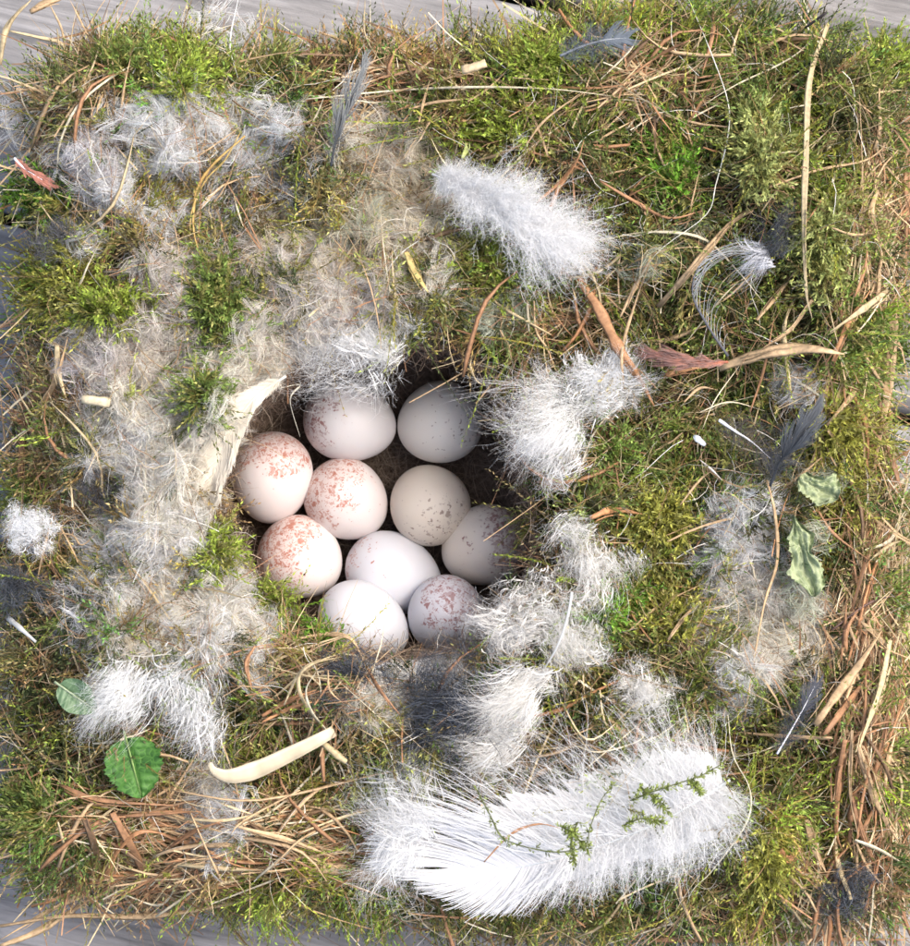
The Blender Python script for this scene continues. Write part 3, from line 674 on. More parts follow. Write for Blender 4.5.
# long stems and blades that can be followed in the photograph
for pts, w, c, lift in [
    ([(41, 218), (56, 177), (60, 143), (78, 106), (112, 77), (153, 56), (204, 34), (235, 24)], 3.2, PSTR, 6),
    ([(238, 0), (230, 44), (238, 78)], 1.2, (.75, .73, .68), 8), ([(245, 136), (211, 167), (196, 194), (194, 232), (204, 266)], 4.5, (.45, .30, .10), 5),
    ([(240, 133), (225, 160), (206, 180), (192, 210), (190, 240)], 2.2, (.50, .36, .12), 5.4), ([(37, 317), (75, 290), (88, 265), (102, 238)], 2.8, PSTR, 6),
    ([(232, 100), (262, 122)], 3, DBR, 5), ([(307, 99), (402, 90), (480, 87), (552, 89), (612, 96)], 3, PSTR, 6), ([(518, 60), (552, 31), (610, 7)], 2.6, STR, 6),
    ([(535, 204), (560, 182), (577, 160), (584, 140)], 4, ORG, 10), ([(600, 181), (634, 201), (668, 218), (702, 211)], 5, RUS, 6),
    ([(600, 240), (651, 232), (702, 238), (736, 269), (764, 303)], 3.4, PSTR, 5), ([(620, 317), (637, 283), (651, 256)], 5, TAN, 6),
    ([(770, 187), (818, 170), (866, 160), (890, 141)], 3.5, TAN, 6), ([(757, 320), (780, 292), (801, 262)], 5, TAN, 6), ([(832, 228), (859, 235), (907, 225)], 3.6, TAN, 6),
    ([(825, 27), (791, 58), (736, 85), (702, 106)], 2.4, PSTR, 6), ([(808, 65), (780, 89), (760, 112)], 1.6, PSTR, 6), ([(689, 0), (712, 55), (728, 102), (728, 136), (716, 184), (706, 215), (658, 252), (631, 293)], 1.6, (.72, .68, .58), 8),
    ([(44, 310), (28, 328), (14, 350), (0, 380)], 2.6, (.74, .70, .62), 3), ([(0, 388), (5, 440), (14, 487)], 2.4, TAN, 2), ([(54, 514), (44, 548), (34, 596)], 4, TAN, 5),
    ([(50, 533), (72, 535), (82, 545), (98, 532)], 2.4, TAN, 5), ([(624, 390), (622, 350), (636, 300), (651, 258)], 4, TAN, 7), ([(750, 412), (764, 368), (774, 317)], 3.5, RUS, 7),
    ([(767, 480), (775, 514), (777, 562), (763, 610), (745, 715)], 4.5, TAN, 6), ([(818, 511), (835, 535), (872, 562)], 4, RUS, 6), ([(832, 630), (869, 603), (903, 594)], 3, (.10, .06, .05), 6),
    ([(17, 653), (7, 708), (20, 726), (54, 718)], 4, PSTR, 3), ([(7, 728), (51, 762), (82, 769)], 3, TAN, 5), ([(58, 720), (78, 740), (78, 772)], 2, PSTR, 6),
    ([(728, 715), (733, 755), (750, 790), (746, 824), (712, 871), (690, 895), (677, 945)], 2, (.70, .64, .46), 8), ([(484, 862), (511, 834), (538, 824), (560, 828)], 3, ORG, 14),
    ([(517, 788), (545, 770), (560, 758)], 6, TAN, 6), ([(832, 738), (790, 737), (736, 732)], 6, TAN, 6), ([(630, 630), (660, 605), (700, 585)], 3.4, TAN, 6), ([(668, 640), (682, 620), (700, 600)], 5, TAN, 6),
    ([(0, 926), (68, 916), (153, 916), (238, 902), (330, 880)], 7, TAN, 6), ([(0, 946), (34, 933), (70, 912), (92, 898)], 9, TAN, 4), ([(300, 790), (245, 820), (230, 835)], 3, TAN, 6),
    ([(190, 812), (216, 870), (226, 885)], 3, TAN, 6), ([(104, 905), (118, 860), (110, 820), (60, 816)], 3, TAN, 6), ([(58, 822), (66, 850), (78, 874)], 4.5, STR, 6), ([(120, 893), (160, 905), (180, 880)], 3, PSTR, 6),
    ([(15, 820), (24, 870), (45, 920)], 1.4, PSTR, 6), ([(340, 880), (400, 905), (440, 935), (490, 945)], 2.6, PSTR, 5), ([(170, 790), (260, 800), (400, 770), (440, 780)], 3, TAN, 6), ([(300, 833), (350, 815), (420, 800)], 3.4, STR, 7),
    ([(270, 870), (300, 840), (340, 820), (378, 800)], 3, TAN, 7), ([(255, 646), (246, 665), (252, 690)], 5, RUS, 7), ([(300, 638), (330, 634), (352, 640), (366, 666)], 6, TAN, 7), ([(284, 705), (300, 672), (322, 660), (352, 650)], 4, STR, 8),
    ([(330, 735), (306, 706), (298, 680), (312, 664), (346, 656)], 4.5, STR, 8.5), ([(334, 738), (312, 712), (306, 690), (316, 672)], 3, PSTR, 8.8), ([(262, 722), (290, 708), (312, 702)], 5, ORG, 7), ([(328, 670), (330, 690), (344, 704)], 3, TAN, 8), ([(366, 666), (380, 690), (400, 715)], 5, RUS, 7),
    ([(480, 350), (470, 362), (476, 380), (486, 386)], 3.2, STR, 6), ([(492, 340), (494, 360), (488, 384)], 2.6, (.20, .30, .08), 6), ([(500, 330), (508, 346), (512, 360)], 4, TAN, 6), ([(534, 300), (536, 330), (548, 350), (556, 372)], 3, TAN, 6),
    ([(590, 518), (612, 510), (642, 514)], 9, ORG, 6), ([(532, 484), (550, 484), (570, 490)], 9, ORG, 6), ([(280, 388), (300, 385), (290, 400), (300, 437)], 2.4, (.62, .58, .46), 2),
    ([(0, 65), (7, 27), (31, 0)], 8, STR, -3), ([(30, 12), (48, 2), (70, -4)], 11, TAN, 0), ([(10, 31), (37, 37), (63, 45), (70, 72), (80, 92)], 4.5, STR, 3), ([(65, 52), (76, 60), (72, 74)], 4, YEL, 4), ([(88, 50), (90, 66), (82, 80)], 3.4, STR, 4), ([(50, 5), (62, 30), (66, 56)], 3, TAN, 3),
    ([(110, 20), (80, 34), (40, 40)], 3.5, RUS, 2), ([(100, 60), (80, 20), (70, 0)], 2.6, TAN, 3), ([(20, 90), (40, 120), (60, 150)], 3, RUS, 2), ([(115, 33), (150, 34), (190, 40)], 2.4, RUS, 3),
    ([(0, 80), (20, 110), (30, 140)], 7, TAN, -4), ([(36, 112), (38, 140), (34, 160)], 5, ORG, 2), ([(110, 80), (100, 100), (95, 120)], 3, TAN, 4),
    ([(714, 7), (712, 37), (702, 75)], 6, RUS, 6), ([(640, 60), (650, 100), (678, 140)], 4, RUS, 5), ([(600, 80), (630, 50), (640, 30)], 2.4, PSTR, 6), ([(690, 40), (660, 55), (625, 80)], 4, RUS, 6), ([(684, 345), (720, 300), (740, 280)], 2, PSTR, 5),
    ([(356, 33), (357, 50), (354, 64)], 8, ORG, 6), ([(320, 32), (345, 42), (360, 50)], 4, TAN, 6), ([(413, 108), (436, 102), (478, 98)], 4, TAN, 6), ([(478, 160), (500, 154), (530, 140)], 4.5, TAN, 6), ([(526, 145), (545, 120), (582, 92)], 3, TAN, 6), ([(410, 84), (420, 70), (432, 60)], 5, TAN, 6), ([(372, 98), (402, 90), (425, 84)], 3, TAN, 7), ([(419, 122), (424, 100), (430, 80)], 3.4, TAN, 7), ([(506, 20), (512, 56), (524, 80)], 3.6, RUS, 6), ([(365, 0), (367, 40), (402, 88)], 1.8, STR, 9),
    ([(740, 365), (715, 400), (702, 430)], 1.4, PSTR, 7), ([(700, 412), (730, 402), (765, 411)], 2, PSTR, 7), ([(684, 402), (700, 388), (718, 390)], 4, TAN, 6), ([(700, 460), (712, 470), (722, 480)], 3, (.7, .6, .52), 7), ([(680, 505), (700, 480), (716, 468)], 3, TAN, 6),
    ([(900, 632), (880, 700), (862, 735)], 4, STR, 6), ([(870, 560), (890, 545), (905, 540)], 4, STR, 6), ([(865, 550), (890, 540), (908, 510)], 4, PSTR, 6),
    ([(560, 700), (590, 740), (640, 700)], 2.6, STR, 7), ([(584, 770), (620, 740), (644, 720)], 2.2, PSTR, 7), ([(640, 742), (660, 735), (690, 712)], 2, PSTR, 7), ([(600, 690), (604, 720), (618, 740)], 3, STR, 6), ([(574, 745), (600, 752), (640, 740), (640, 728)], 2, PSTR, 7),
    ]:
    stem(pts, w, c, lift)
for pts, w, c, lift in [
    ([(828, 24), (810, 78), (806, 153), (804, 221), (806, 290), (812, 318)], 7, STR, 9), ([(658, 307), (692, 269), (729, 225), (753, 211)], 8, TAN, 7),
    ([(578, 279), (597, 306), (619, 349), (640, 380), (654, 406)], 12, RUS, 7), ([(719, 368), (770, 352), (811, 349), (844, 354)], 14, TAN, 8), ([(666, 375), (690, 368), (720, 366)], 8, RUS, 6),
    ([(893, 305), (892, 340), (886, 400), (873, 473)], 13, TAN, 8), ([(906, 115), (908, 180), (906, 262)], 12, RUS, 6), ([(880, 420), (895, 470), (902, 490)], 6, RUS, 6),
    ([(20, 480), (24, 429), (40, 395), (51, 385)], 9, RUS, 5), ([(30, 450), (40, 410), (56, 380), (68, 337)], 8, TAN, 5), ([(57, 345), (58, 372), (66, 398)], 8, STR, 5),
    ([(112, 813), (130, 845), (142, 870), (150, 900)], 11, RUS, 7), ([(68, 881), (102, 878), (116, 850), (140, 832), (166, 834)], 8, ORG, 7), ([(60, 785), (100, 800), (180, 806)], 6, RUS, 6), ([(85, 820), (95, 850), (98, 892)], 9, DBR, 6), ([(90, 894), (60, 905), (0, 940)], 6, TAN, 5),
    ([(815, 725), (840, 690), (862, 660), (883, 628)], 10, TAN, 7), ([(824, 735), (850, 700), (864, 680)], 8, RUS, 7), ([(890, 640), (880, 690), (862, 740), (860, 750)], 8, STR, 7.5), ([(845, 740), (838, 780), (836, 830), (842, 850)], 8, RUS, 7), ([(858, 745), (875, 800), (900, 845)], 9, TAN, 6), ([(852, 730), (850, 790), (858, 835)], 5, TAN, 7), ([(806, 820), (815, 850), (826, 872)], 9, TAN, 6), ([(855, 840), (880, 850), (910, 868)], 4, PSTR, 7),
    ([(855, 840), (870, 870), (898, 900)], 4, TAN, 7), ([(406, 252), (415, 272), (428, 292)], 8, (.55, .42, .16), 6), ([(368, 49), (395, 52), (425, 47)], 9, TAN, 5), ([(452, 48), (456, 56), (450, 70)], 8, (.30, .36, .10), 6), ([(462, 158), (466, 150), (466, 143)], 6, PAL, 6),
    ([(828, 430), (850, 460), (856, 480)], 6, TAN, 6), ([(690, 355), (660, 350), (640, 362)], 3, DBR, 5), ([(790, 390), (784, 330), (794, 300)], 5, STR, 5), ([(812, 300), (790, 330), (760, 350)], 5, TAN, 6), ([(888, 290), (862, 310), (830, 332)], 7, STR, 7), ([(878, 190), (872, 210), (880, 240)], 6, TAN, 6),
    ([(262, 716), (290, 700), (316, 690)], 6, ORG, 6), ([(300, 880), (330, 868), (380, 880), (430, 905)], 14, TAN, 4), ([(690, 930), (760, 920), (860, 924)], 8, TAN, 5), ([(650, 940), (760, 938), (905, 940)], 10, RUS, 2), ([(743, 850), (746, 880), (754, 895)], 7, ORG, 6), ([(780, 850), (788, 860), (800, 850)], 10, ORG, 5)]:
    stem(pts, w, c, lift, thick=.12, name=BL, taper=(.6, 1, .12), sides=6)
# flat torn blades: upright along the right edge, lying along the lower left
for q in range(64):
    if q < 44:
        x0 = rng.uniform(842, 906); y0 = rng.uniform(560, 880) if q < 30 else rng.uniform(140, 420); L_ = rng.uniform(40, 110); a_ = np.pi / 2 + rng.normal() * .28
    else: x0 = rng.uniform(70, 380); y0 = rng.uniform(812, 890); L_ = rng.uniform(40, 110); a_ = rng.normal() * .4
    dx, dy, b_ = math.cos(a_) * L_ / 2, -math.sin(a_) * L_ / 2, rng.normal() * 7
    stem([(x0 - dx, y0 - dy), (x0 + dy / L_ * b_, y0 - dx / L_ * b_), (x0 + dx, y0 + dy)], rng.uniform(3, 7), np.array([RUS, TAN, RUS, ORG, STR][q % 5]) * rng.uniform(.75, 1.15), rng.uniform(3, 6.5), thick=.12, name=BL, taper=(.5, 1, .1), n=8)
# more stems of the same sorts, copies of eight shapes
shapes = []
for q in range(10):
    L = rng.uniform(.009, .018); k = np.linspace(-.5, .5, 7)
    path = np.stack([k * L, (k ** 2 - .1) * L * rng.normal() * .5 + np.sin(k * 7) * L * .02, k * 0 - (k ** 2) * L * .25], -1)
    w = rng.uniform(.0004, .0009)
    me = stem_mesh("dry_stem", path, w, w * .35, [TAN, STR, RUS, DBR, PSTR, TAN, ORG, RUS, STR, TAN][q], rng.normal() * .8, sides=4, taper=(.6, 1, .3)); me.materials.append(M_STRAW)
    shapes.append(me)
px, py = straw_points(150); a = straw_dir(px, py); hh = height(px, py)
for q in range(150):
    o = link("dry_stem", shapes[q % 10], None, nest)
    p = P3(px[q], py[q], hh[q] + 3.4 + rng.uniform(0, 1.5)) - NLOC
    o.location = tuple(p); o.rotation_euler = (rng.normal() * .25, rng.normal() * .12, a[q])

# ------------------------------------------------------------------ the ten eggs
def egg_mesh(a, b, c):
    nu, nv = 36, 48
    u = -np.cos(np.linspace(0, np.pi, nu)); ph = np.linspace(0, 2 * np.pi, nv, endpoint=False)
    r = b * np.sqrt(np.clip(1 - u * u, 0, 1)) * (1 + c * u - .25 * c * c)
    V = np.stack([np.repeat((a * u)[:, None], nv, 1), r[:, None] * np.cos(ph), r[:, None] * np.sin(ph)], -1)
    i = (np.arange(nu - 1) * nv)[:, None]; j = np.arange(nv)[None]; j2 = (j + 1) % nv
    return raw_mesh("bird_egg", V, np.stack([i + j, i + j2, i + nv + j2, i + nv + j], -1).reshape(-1, 4)[:, ::-1])
from mathutils import Vector
RST = (.36, .11, .06); PUR = (.24, .09, .085); GRB = (.24, .17, .14)
WH = (.62, .59, .59); PK = (.645, .585, .575); CR = (.66, .59, .51); BW = (.56, .56, .60)
EGGS = [  # px, py, h, long px, short px, axis in the picture (towards the blunt end), rise of that end, base, cap, small, spot, start, label
    (350, 422, -31, 94, 80, (-.97, .22), .15, WH, .6, .07, PUR, .25, "white egg with a few mauve blotches, its upper side under white fluff"),
    (439, 423, -31, 88, 82, (.8, .3), .5, (.72, .68, .62), .10, .26, GRB, .3, "nearly plain greyish white egg at the top right of the clutch"),
    (272, 478, -30, 94, 81, (.1, .95), .35, PK, .95, .05, RST, .18, "egg with a dense rust speckled cap beside the long cream feather"),
    (347, 500, -31, 88, 80, (-.75, .6), .4, PK, .75, .30, RST, .05, "pink speckled egg in the middle, ringed by other eggs"),
    (429, 504, -31, 84, 80, (.4, -.6), .6, CR, .16, .30, GRB, .2, "cream egg with fine sparse brown dots right of the middle"),
    (301, 558, -30, 88, 82, (-.75, .55), .45, PK, .95, .22, RST, .02, "egg thickly speckled with rust at the lower left of the clutch"),
    (394, 574, -31, 100, 80, (-.90, .42), .10, BW, .4, .08, RST, .6, "almost unmarked oblong white egg below the middle, specks at its left end"),
    (484, 546, -31, 90, 80, (.75, .35), .35, (.73, .65, .56), .85, .22, PUR, .10, "large pale egg in shade against the right wall of the cup"),
    (364, 622, -24.5, 96, 76, (-.86, .50), .05, BW, .12, .03, RST, .9, "plain white egg at the bottom, grass blades over its lower side"),
    (444, 614, -24.5, 80, 74, (.5, .6), .55, BW, .8, .3, PUR, .05, "egg with dark maroon blotches under grey wool at the bottom right"),
]
for n_, (px, py, h, la, sa, ax, rise, base, cap, small, spot, start, label) in enumerate(EGGS):
    k = (DIST - h * .001) / DIST * PX
    o = link("bird_egg", egg_mesh(la * k / 2, sa * k / 2, .10), egg_mat(n_ + 1.3, base, cap, small, spot, start))
    v = Vector((ax[0], ax[1], rise)).normalized()
    o.rotation_euler = v.to_track_quat('X', 'Z').to_euler(); o.location = tuple(P3(px, py, h))
    tag(o, label, "egg", "speckled eggs in the cup")

# ------------------------------------------------------------------ feathers
def place(o_name, label, cat, group, root):
    return thing(o_name, label, cat, group, tuple(root))

def child(parent, name, me, mat, kind=None):
    rebase(me, parent.location)
    return link(name, me, mat, parent, kind=kind)

def feather(name, label, pts, hs, prof_l, prof_r, col, mat, n=240, ang=(70, 35), w=.00012, shaft_w=4, shaft_col=None, down=.3, wave=.12, droop=.0, barbules=0, clump=.3, group="feathers in the nest lining", curl=.0, shaftcolor_end=None, sheet=0.):
    """pts: shaft in photograph pixels from the quill to the tip, hs heights (mm); prof_*: barb length in pixels at quill, middle, tip"""
    kk = 40
    q = catmull(pts, kk); h = np.interp(np.linspace(0, 1, kk), np.linspace(0, 1, len(hs)), hs)
    path = P3(q[:, 0], q[:, 1], h)
    t_ = thing(name, label, "feather", group, tuple(path[0]))
    child(t_, "shaft", stem_mesh("shaft", path[::2], shaft_w * PX, shaft_w * PX * .7, shaft_col or tuple(np.minimum(np.array(col) * 1.05, .85)), sides=6, taper=(1, .7, .15), colvar=.04), mat)
    T = unit(np.gradient(path, axis=0)); S = unit(np.cross(T, np.array([0, 0, 1.]))); Nn = np.cross(S, T)
    down_p, vane_p = Pile(), Pile()
    for sgn, prof in ((1, prof_r), (-1, prof_l)):
        t = np.sort(np.clip(np.linspace(.05, 1, n) + rng.normal(size=n) * .004, 0.02, 1))
        idx = t * (kk - 1); i0 = np.clip(idx.astype(int), 0, kk - 2); f = (idx - i0)[:, None]
        def at(A): return A[i0] * (1 - f) + A[i0 + 1] * f
        p0, T0, S0, N0 = at(path), unit(at(T)), unit(at(S)), unit(at(Nn))
        fluffy = np.clip((down - t) / .12 + .5, 0, 1)
        a = np.radians(np.interp(t, [0, 1], ang)) + vnoise(t * 22, t * 0 + sgn, 31) * clump + rng.normal(size=n) * (.05 + .35 * fluffy)
        L = np.interp(t, np.linspace(0, 1, len(prof)), prof) * PX * (1 + rng.normal(size=n) * (.05 + .15 * fluffy)) * (1 + clump * .5 * vnoise(t * 30, t * 0 + 5 * sgn, 33))
        K = 9; s = np.linspace(0, 1, K)
        av = a[:, None] - (.45 * s ** 1.3)[None] + (curl * s ** 2)[None] * sgn
        d = np.cos(av)[..., None] * T0[:, None] + np.sin(av)[..., None] * S0[:, None] * sgn
        lift = (rng.normal(size=(n, 1)) * (.05 + .5 * fluffy[:, None]) + droop + .18 * (1 - s[None]))
        d = unit(d + N0[:, None] * lift[..., None] + (rng.normal(size=(n, K, 3)) * (wave * (.25 + fluffy))[:, None, None]))
        P = p0[:, None] + np.cumsum(d * (L / (K - 1))[:, None, None], 1) - d[:, :1] * (L / (K - 1))[:, None, None]
        c = np.array(col) * (1 + rng.normal(size=(n, 1)) * .05)
        if shaftcolor_end is not None:
            c = (c[:, None] * (1 - s[None, :, None]) + np.array(shaftcolor_end) * s[None, :, None])
        ww = w * (1 - .66 * fluffy)
        tp = np.linspace(1, .3, K)
        isd = fluffy > .5
        cc = np.clip(c, 0, .86)
        if (~isd).any(): ribbons(vane_p, P[~isd], ww[~isd], cc[~isd], tp, roll=.15)
        if isd.any(): ribbons(down_p, P[isd], ww[isd], cc[isd], tp, roll=.5)
        if barbules:
            src = P[fluffy > .15] if (fluffy > .15).any() else P
            m = len(src); reps = barbules
            ii = rng.integers(0, m, m * reps); kk_ = rng.integers(1, K, m * reps); g = rng.random((m * reps, 1))
            b0 = src[ii, kk_ - 1] * (1 - g) + src[ii, kk_] * g
            dd = unit(unit(src[ii, kk_] - src[ii, kk_ - 1]) * .5 + rng.normal(size=(m * reps, 3)) * .8)
            LL = rng.uniform(.0006, .0020, (m * reps, 1))
            bend = rng.normal(size=(m * reps, 3)) * .4
            BP = np.stack([b0, b0 + dd * LL * .5, b0 + (dd + bend) * LL], 1)
            ribbons(down_p, BP, np.full(m * reps, .000030), np.clip(np.array(col) * (1 + rng.normal(size=(m * reps, 1)) * .05), 0, .86), np.array([1, .8, .4]), roll=1.)
    if sheet:
        for sgn, prof in ((1, prof_r), (-1, prof_l)):
            nt, ns = 190, 6
            t = np.linspace(.03, .985, nt); ii = t * (kk - 1); i0 = np.clip(ii.astype(int), 0, kk - 2); f = (ii - i0)[:, None]
            g = lambda A: A[i0] * (1 - f) + A[i0 + 1] * f
            p0, T0, S0, N0 = g(path), unit(g(T)), unit(g(S)), unit(g(Nn))
            a = np.radians(np.interp(t, [0, 1], ang)); L = np.interp(t, np.linspace(0, 1, len(prof)), prof) * PX * sheet * (1 + .30 * min(1, clump * 3 - .25) * vnoise(t * 14, t * 0 + sgn * 7, 61)) * (1 + rng.normal(size=nt) * .09 * min(1, clump * 2))
            ss = np.linspace(0, 1, ns); av = a[:, None] - (.45 * ss ** 1.3)[None] + (curl * ss ** 2)[None] * sgn
            d = np.cos(av)[..., None] * T0[:, None] + np.sin(av)[..., None] * S0[:, None] * sgn + N0[:, None] * (droop + .10 * (1 - ss))[None, :, None]
            st = (L / (ns - 1))[:, None, None]
            V = p0[:, None] + np.cumsum(unit(d), 1) * st - unit(d)[:, :1] * st - N0[:, None] * (.00055 + .0002 * vnoise(t * 40, t * 0 + sgn, 62))[:, None, None]
            i_ = (np.arange(nt - 1) * ns)[:, None]; j_ = np.arange(ns - 1)[None]
            vane_p.add(V, np.stack([i_ + j_, i_ + ns + j_, i_ + ns + j_ + 1, i_ + j_ + 1], -1).reshape(-1, 4), np.ascontiguousarray(np.broadcast_to(np.clip(np.array(col) * (1 + .03 * rng.normal(size=(nt, 1, 1))), 0, .88), V.shape)))
    if vane_p.n: child(t_, "vane", vane_p.mesh("vane"), mat, "stuff")
    if down_p.n: child(t_, "down", down_p.mesh("down"), mat, "stuff")
    return t_

def tuft(name, label, cat, root, h, heading, spread, length, n, col, mat, rise=.25, curl=.5, w=.00009, barbules=3, group="white down tufts", spreadroot=6, K=9, jitter=.2, colvar=.14, core_on=True):
    """a tuft of down: barbs fan from a root (pixels) towards heading (degrees, counter-clockwise from right)"""
    r0 = P3(root[0], root[1], h)
    t_ = thing(name, label, cat, group, tuple(r0))
    n = int(n * 3.4); w = w * .42; barbules = barbules // 2; K = 7
    G = max(10, n // 30)
    a = np.radians(heading + rng.uniform(-.5, .5, G) * spread + rng.normal(size=G) * spread * .08)
    L = length * PX * rng.uniform(.3, 1.2, G)
    el = rng.normal(size=G) * .3 + rise
    s = np.linspace(0, 1, K)
    turn = rng.normal(size=G) * curl
    gi = rng.integers(0, G, n)
    a = a[gi] + rng.normal(size=n) * .20; L = L[gi] * rng.uniform(.55, 1.1, n); el = el[gi] + rng.normal(size=n) * .14; turn = turn[gi] + rng.normal(size=n) * .35 * curl
    av = a[:, None] + turn[:, None] * s[None] ** 1.4 * 1.6
    ev = el[:, None] - (.75 * s ** 1.5)[None]
    d = np.stack([np.cos(av) * np.cos(ev), np.sin(av) * np.cos(ev), np.sin(ev)], -1) + rng.normal(size=(n, K, 3)) * jitter * .6
    st = (L / (K - 1))[:, None, None]
    g0 = rng.normal(size=(G, 3)) * spreadroot * 1.25 * PX * np.array((1, 1, .5))
    p0 = r0 + g0[gi] + rng.normal(size=(n, 3)) * spreadroot * .45 * PX
    P = p0[:, None] + np.cumsum(unit(d) * st, 1)
    if col[0] < .15: colvar = .75
    pile = Pile(); c = np.clip(np.array(col) * (1 + rng.normal(size=(n, 1)) * colvar), .012, .88)
    NC = G * 13 if core_on else 0; gsel = rng.integers(0, n, NC)
    core = p0[gsel][:, None] + (P[gsel] - p0[gsel][:, None]) * rng.uniform(.35, .72, (NC, 1, 1)); core[..., 2] -= .0007
    if col[0] > .3 and NC: ribbons(pile, core, rng.uniform(.00008, .00020, NC), c[gsel], np.array([.8, 1, 1, .9, .7, .4, .05]), roll=.9)
    ribbons(pile, P, rng.uniform(.6, 1.2, n) * w, c, np.linspace(1, .35, K), roll=.7)
    if barbules:
        m = n * barbules; ii = rng.integers(0, n, m); kk = rng.integers(2, K, m); g = rng.random((m, 1))
        b0 = P[ii, kk - 1] * (1 - g) + P[ii, kk] * g
        dd = unit(unit(P[ii, kk] - P[ii, kk - 1]) * .6 + rng.normal(size=(m, 3)) * .7); LL = rng.uniform(.0005, .0016, (m, 1))
        BP = np.stack([b0, b0 + dd * LL * .5, b0 + (dd + rng.normal(size=(m, 3)) * .4) * LL], 1)
        ribbons(pile, BP, np.full(m, .000026), c[ii], np.array([1, .8, .4]), roll=1.)
    child(t_, "barbs", pile.mesh("barbs"), mat, "stuff")
    return t_

WF = (.80, .80, .80); WC = (.80, .78, .74); DK = (.045, .05, .058); DG = (.09, .10, .105)
feather("white_feather", "big white feather lying along the bottom edge of the nest, downy at its right end", [(730, 780), (696, 802), (660, 822), (600, 846), (545, 862), (496, 870), (456, 868)], [5, 6, 6, 5.5, 5, 4, 3],
        (44, 66, 56, 46, 58, 72, 66), (46, 92, 120, 142, 148, 128, 84), WF, M_DOWN, n=760, ang=(118, 16), w=.00026, shaft_w=3, shaft_col=(.74, .78, .80), down=.62, wave=.13, barbules=34, clump=.35, group="white feathers", droop=-.10, sheet=.64)
feather("white_feather", "white fluffy feather lying on moss above the egg cup", [(432, 174), (470, 190), (510, 212), (540, 228), (558, 238)], [6, 8, 10, 9, 7],
        (8, 22, 58, 30, 24, 66, 44), (10, 20, 42, 66, 72, 50, 28), WF, M_DOWN, n=420, ang=(60, 28), w=.00016, shaft_w=2, down=1.1, wave=.16, barbules=40, clump=1.2, sheet=.62, group="white feathers")
tuft("down_feather", "pale downy feather whose barbs reach over the right rim towards the eggs", "feather", (566, 406), 4, 184, 66, 66, 260, (.82, .81, .78), M_DOWN, rise=.25, curl=.45, barbules=6, spreadroot=13, core_on=False)
tuft("down_feather", "white plume hanging below the one that reaches over the right rim", "feather", (560, 434), 4, 240, 60, 44, 240, (.85, .84, .82), M_DOWN, rise=.3, curl=.6, barbules=4, spreadroot=11)
feather("cream_feather", "long stiff cream feather standing along the left wall of the cup", [(286, 376), (254, 398), (230, 434), (214, 474), (205, 522)], [3, 4, 3.5, 1.5, -3],
        (3, 24, 36, 32, 14), (3, 26, 40, 36, 16), (.78, .73, .63), M_DOWN, n=760, ang=(48, 26), w=.00018, shaft_w=3, shaft_col=(.80, .77, .70), down=.05, wave=.03, barbules=3, clump=.10, group="white feathers", droop=.02, sheet=.62)
tuft("down_feather", "white downy feather with a spiky fan left of the big bottom feather", "feather", (424, 826), 3, 178, 150, 80, 320, (.84, .84, .83), M_DOWN, rise=.15, curl=.5, barbules=7, spreadroot=14)
tuft("down_feather", "white fluff hanging over the speckled egg at the top left of the cup", "feather", (344, 344), 0, 225, 170, 40, 280, (.84, .83, .80), M_DOWN, rise=-.25, curl=.5, barbules=6, spreadroot=20, core_on=False)
tuft("down_feather", "white fluff on the upper rim directly above the eggs", "feather", (368, 332), 2, 250, 170, 36, 320, (.85, .84, .81), M_DOWN, rise=.1, curl=.5, barbules=6, spreadroot=14)
tuft("down_feather", "white tuft pointing downwards, topmost of those right of the eggs", "feather", (586, 550), 4, 262, 130, 32, 300, WC, M_DOWN, rise=.4, curl=.6, barbules=6, spreadroot=14)
tuft("down_feather", "white tuft with a bare white quill across it, at the lower right of the cup", "feather", (524, 612), 4, 236, 120, 33, 280, WC, M_DOWN, rise=.4, curl=.7, barbules=5, spreadroot=16)
tuft("down_feather", "white tuft right of the quill, above curly dry stems", "feather", (566, 632), 4, 286, 90, 33, 260, WC, M_DOWN, rise=.35, curl=.7, barbules=5, spreadroot=14)
tuft("down_feather", "silky white tuft sweeping left over the dark down", "feather", (530, 684), 8, 220, 44, 58, 320, WC, M_DOWN, rise=.35, curl=.6, barbules=2, spreadroot=10, jitter=.1)
tuft("down_feather", "white tuft with thin streaming barbs below the dark down", "feather", (504, 744), 5, 200, 46, 44, 220, WC, M_DOWN, rise=.3, curl=.5, barbules=2, spreadroot=10, jitter=.1)
tuft("down_feather", "curled ball of white down right of the other tufts", "feather", (646, 692), 4, 180, 360, 25, 320, WC, M_DOWN, rise=.35, curl=2.4, barbules=2, spreadroot=10, jitter=.1)
tuft("down_feather", "small white fluff beside the rusty blade right of the cup", "feather", (606, 384), 4, 120, 360, 26, 300, (.84, .84, .83), M_DOWN, rise=.4, curl=.6, barbules=5, spreadroot=12)
tuft("wool_tuft", "white wool tuft drawn to a point above the green leaf", "wool tuft", (132, 680), 4, 230, 36, 54, 320, (.85, .85, .83), M_DOWN, rise=.3, curl=.4, barbules=2, spreadroot=12, group="white wool tufts", jitter=.12)
tuft("wool_tuft", "larger white wool tuft right of the pointed one", "wool tuft", (184, 680), 4, 268, 60, 50, 360, (.85, .85, .83), M_DOWN, rise=.35, curl=.6, barbules=2, spreadroot=16, group="white wool tufts", jitter=.12)
tuft("wool_tuft", "small white wool ball at the left edge of the nest", "wool tuft", (27, 528), 0, 90, 360, 19, 260, (.82, .83, .83), M_DOWN, rise=.4, curl=1.0, barbules=4, spreadroot=8, group="white wool tufts")
DGRP = "dark feathers"
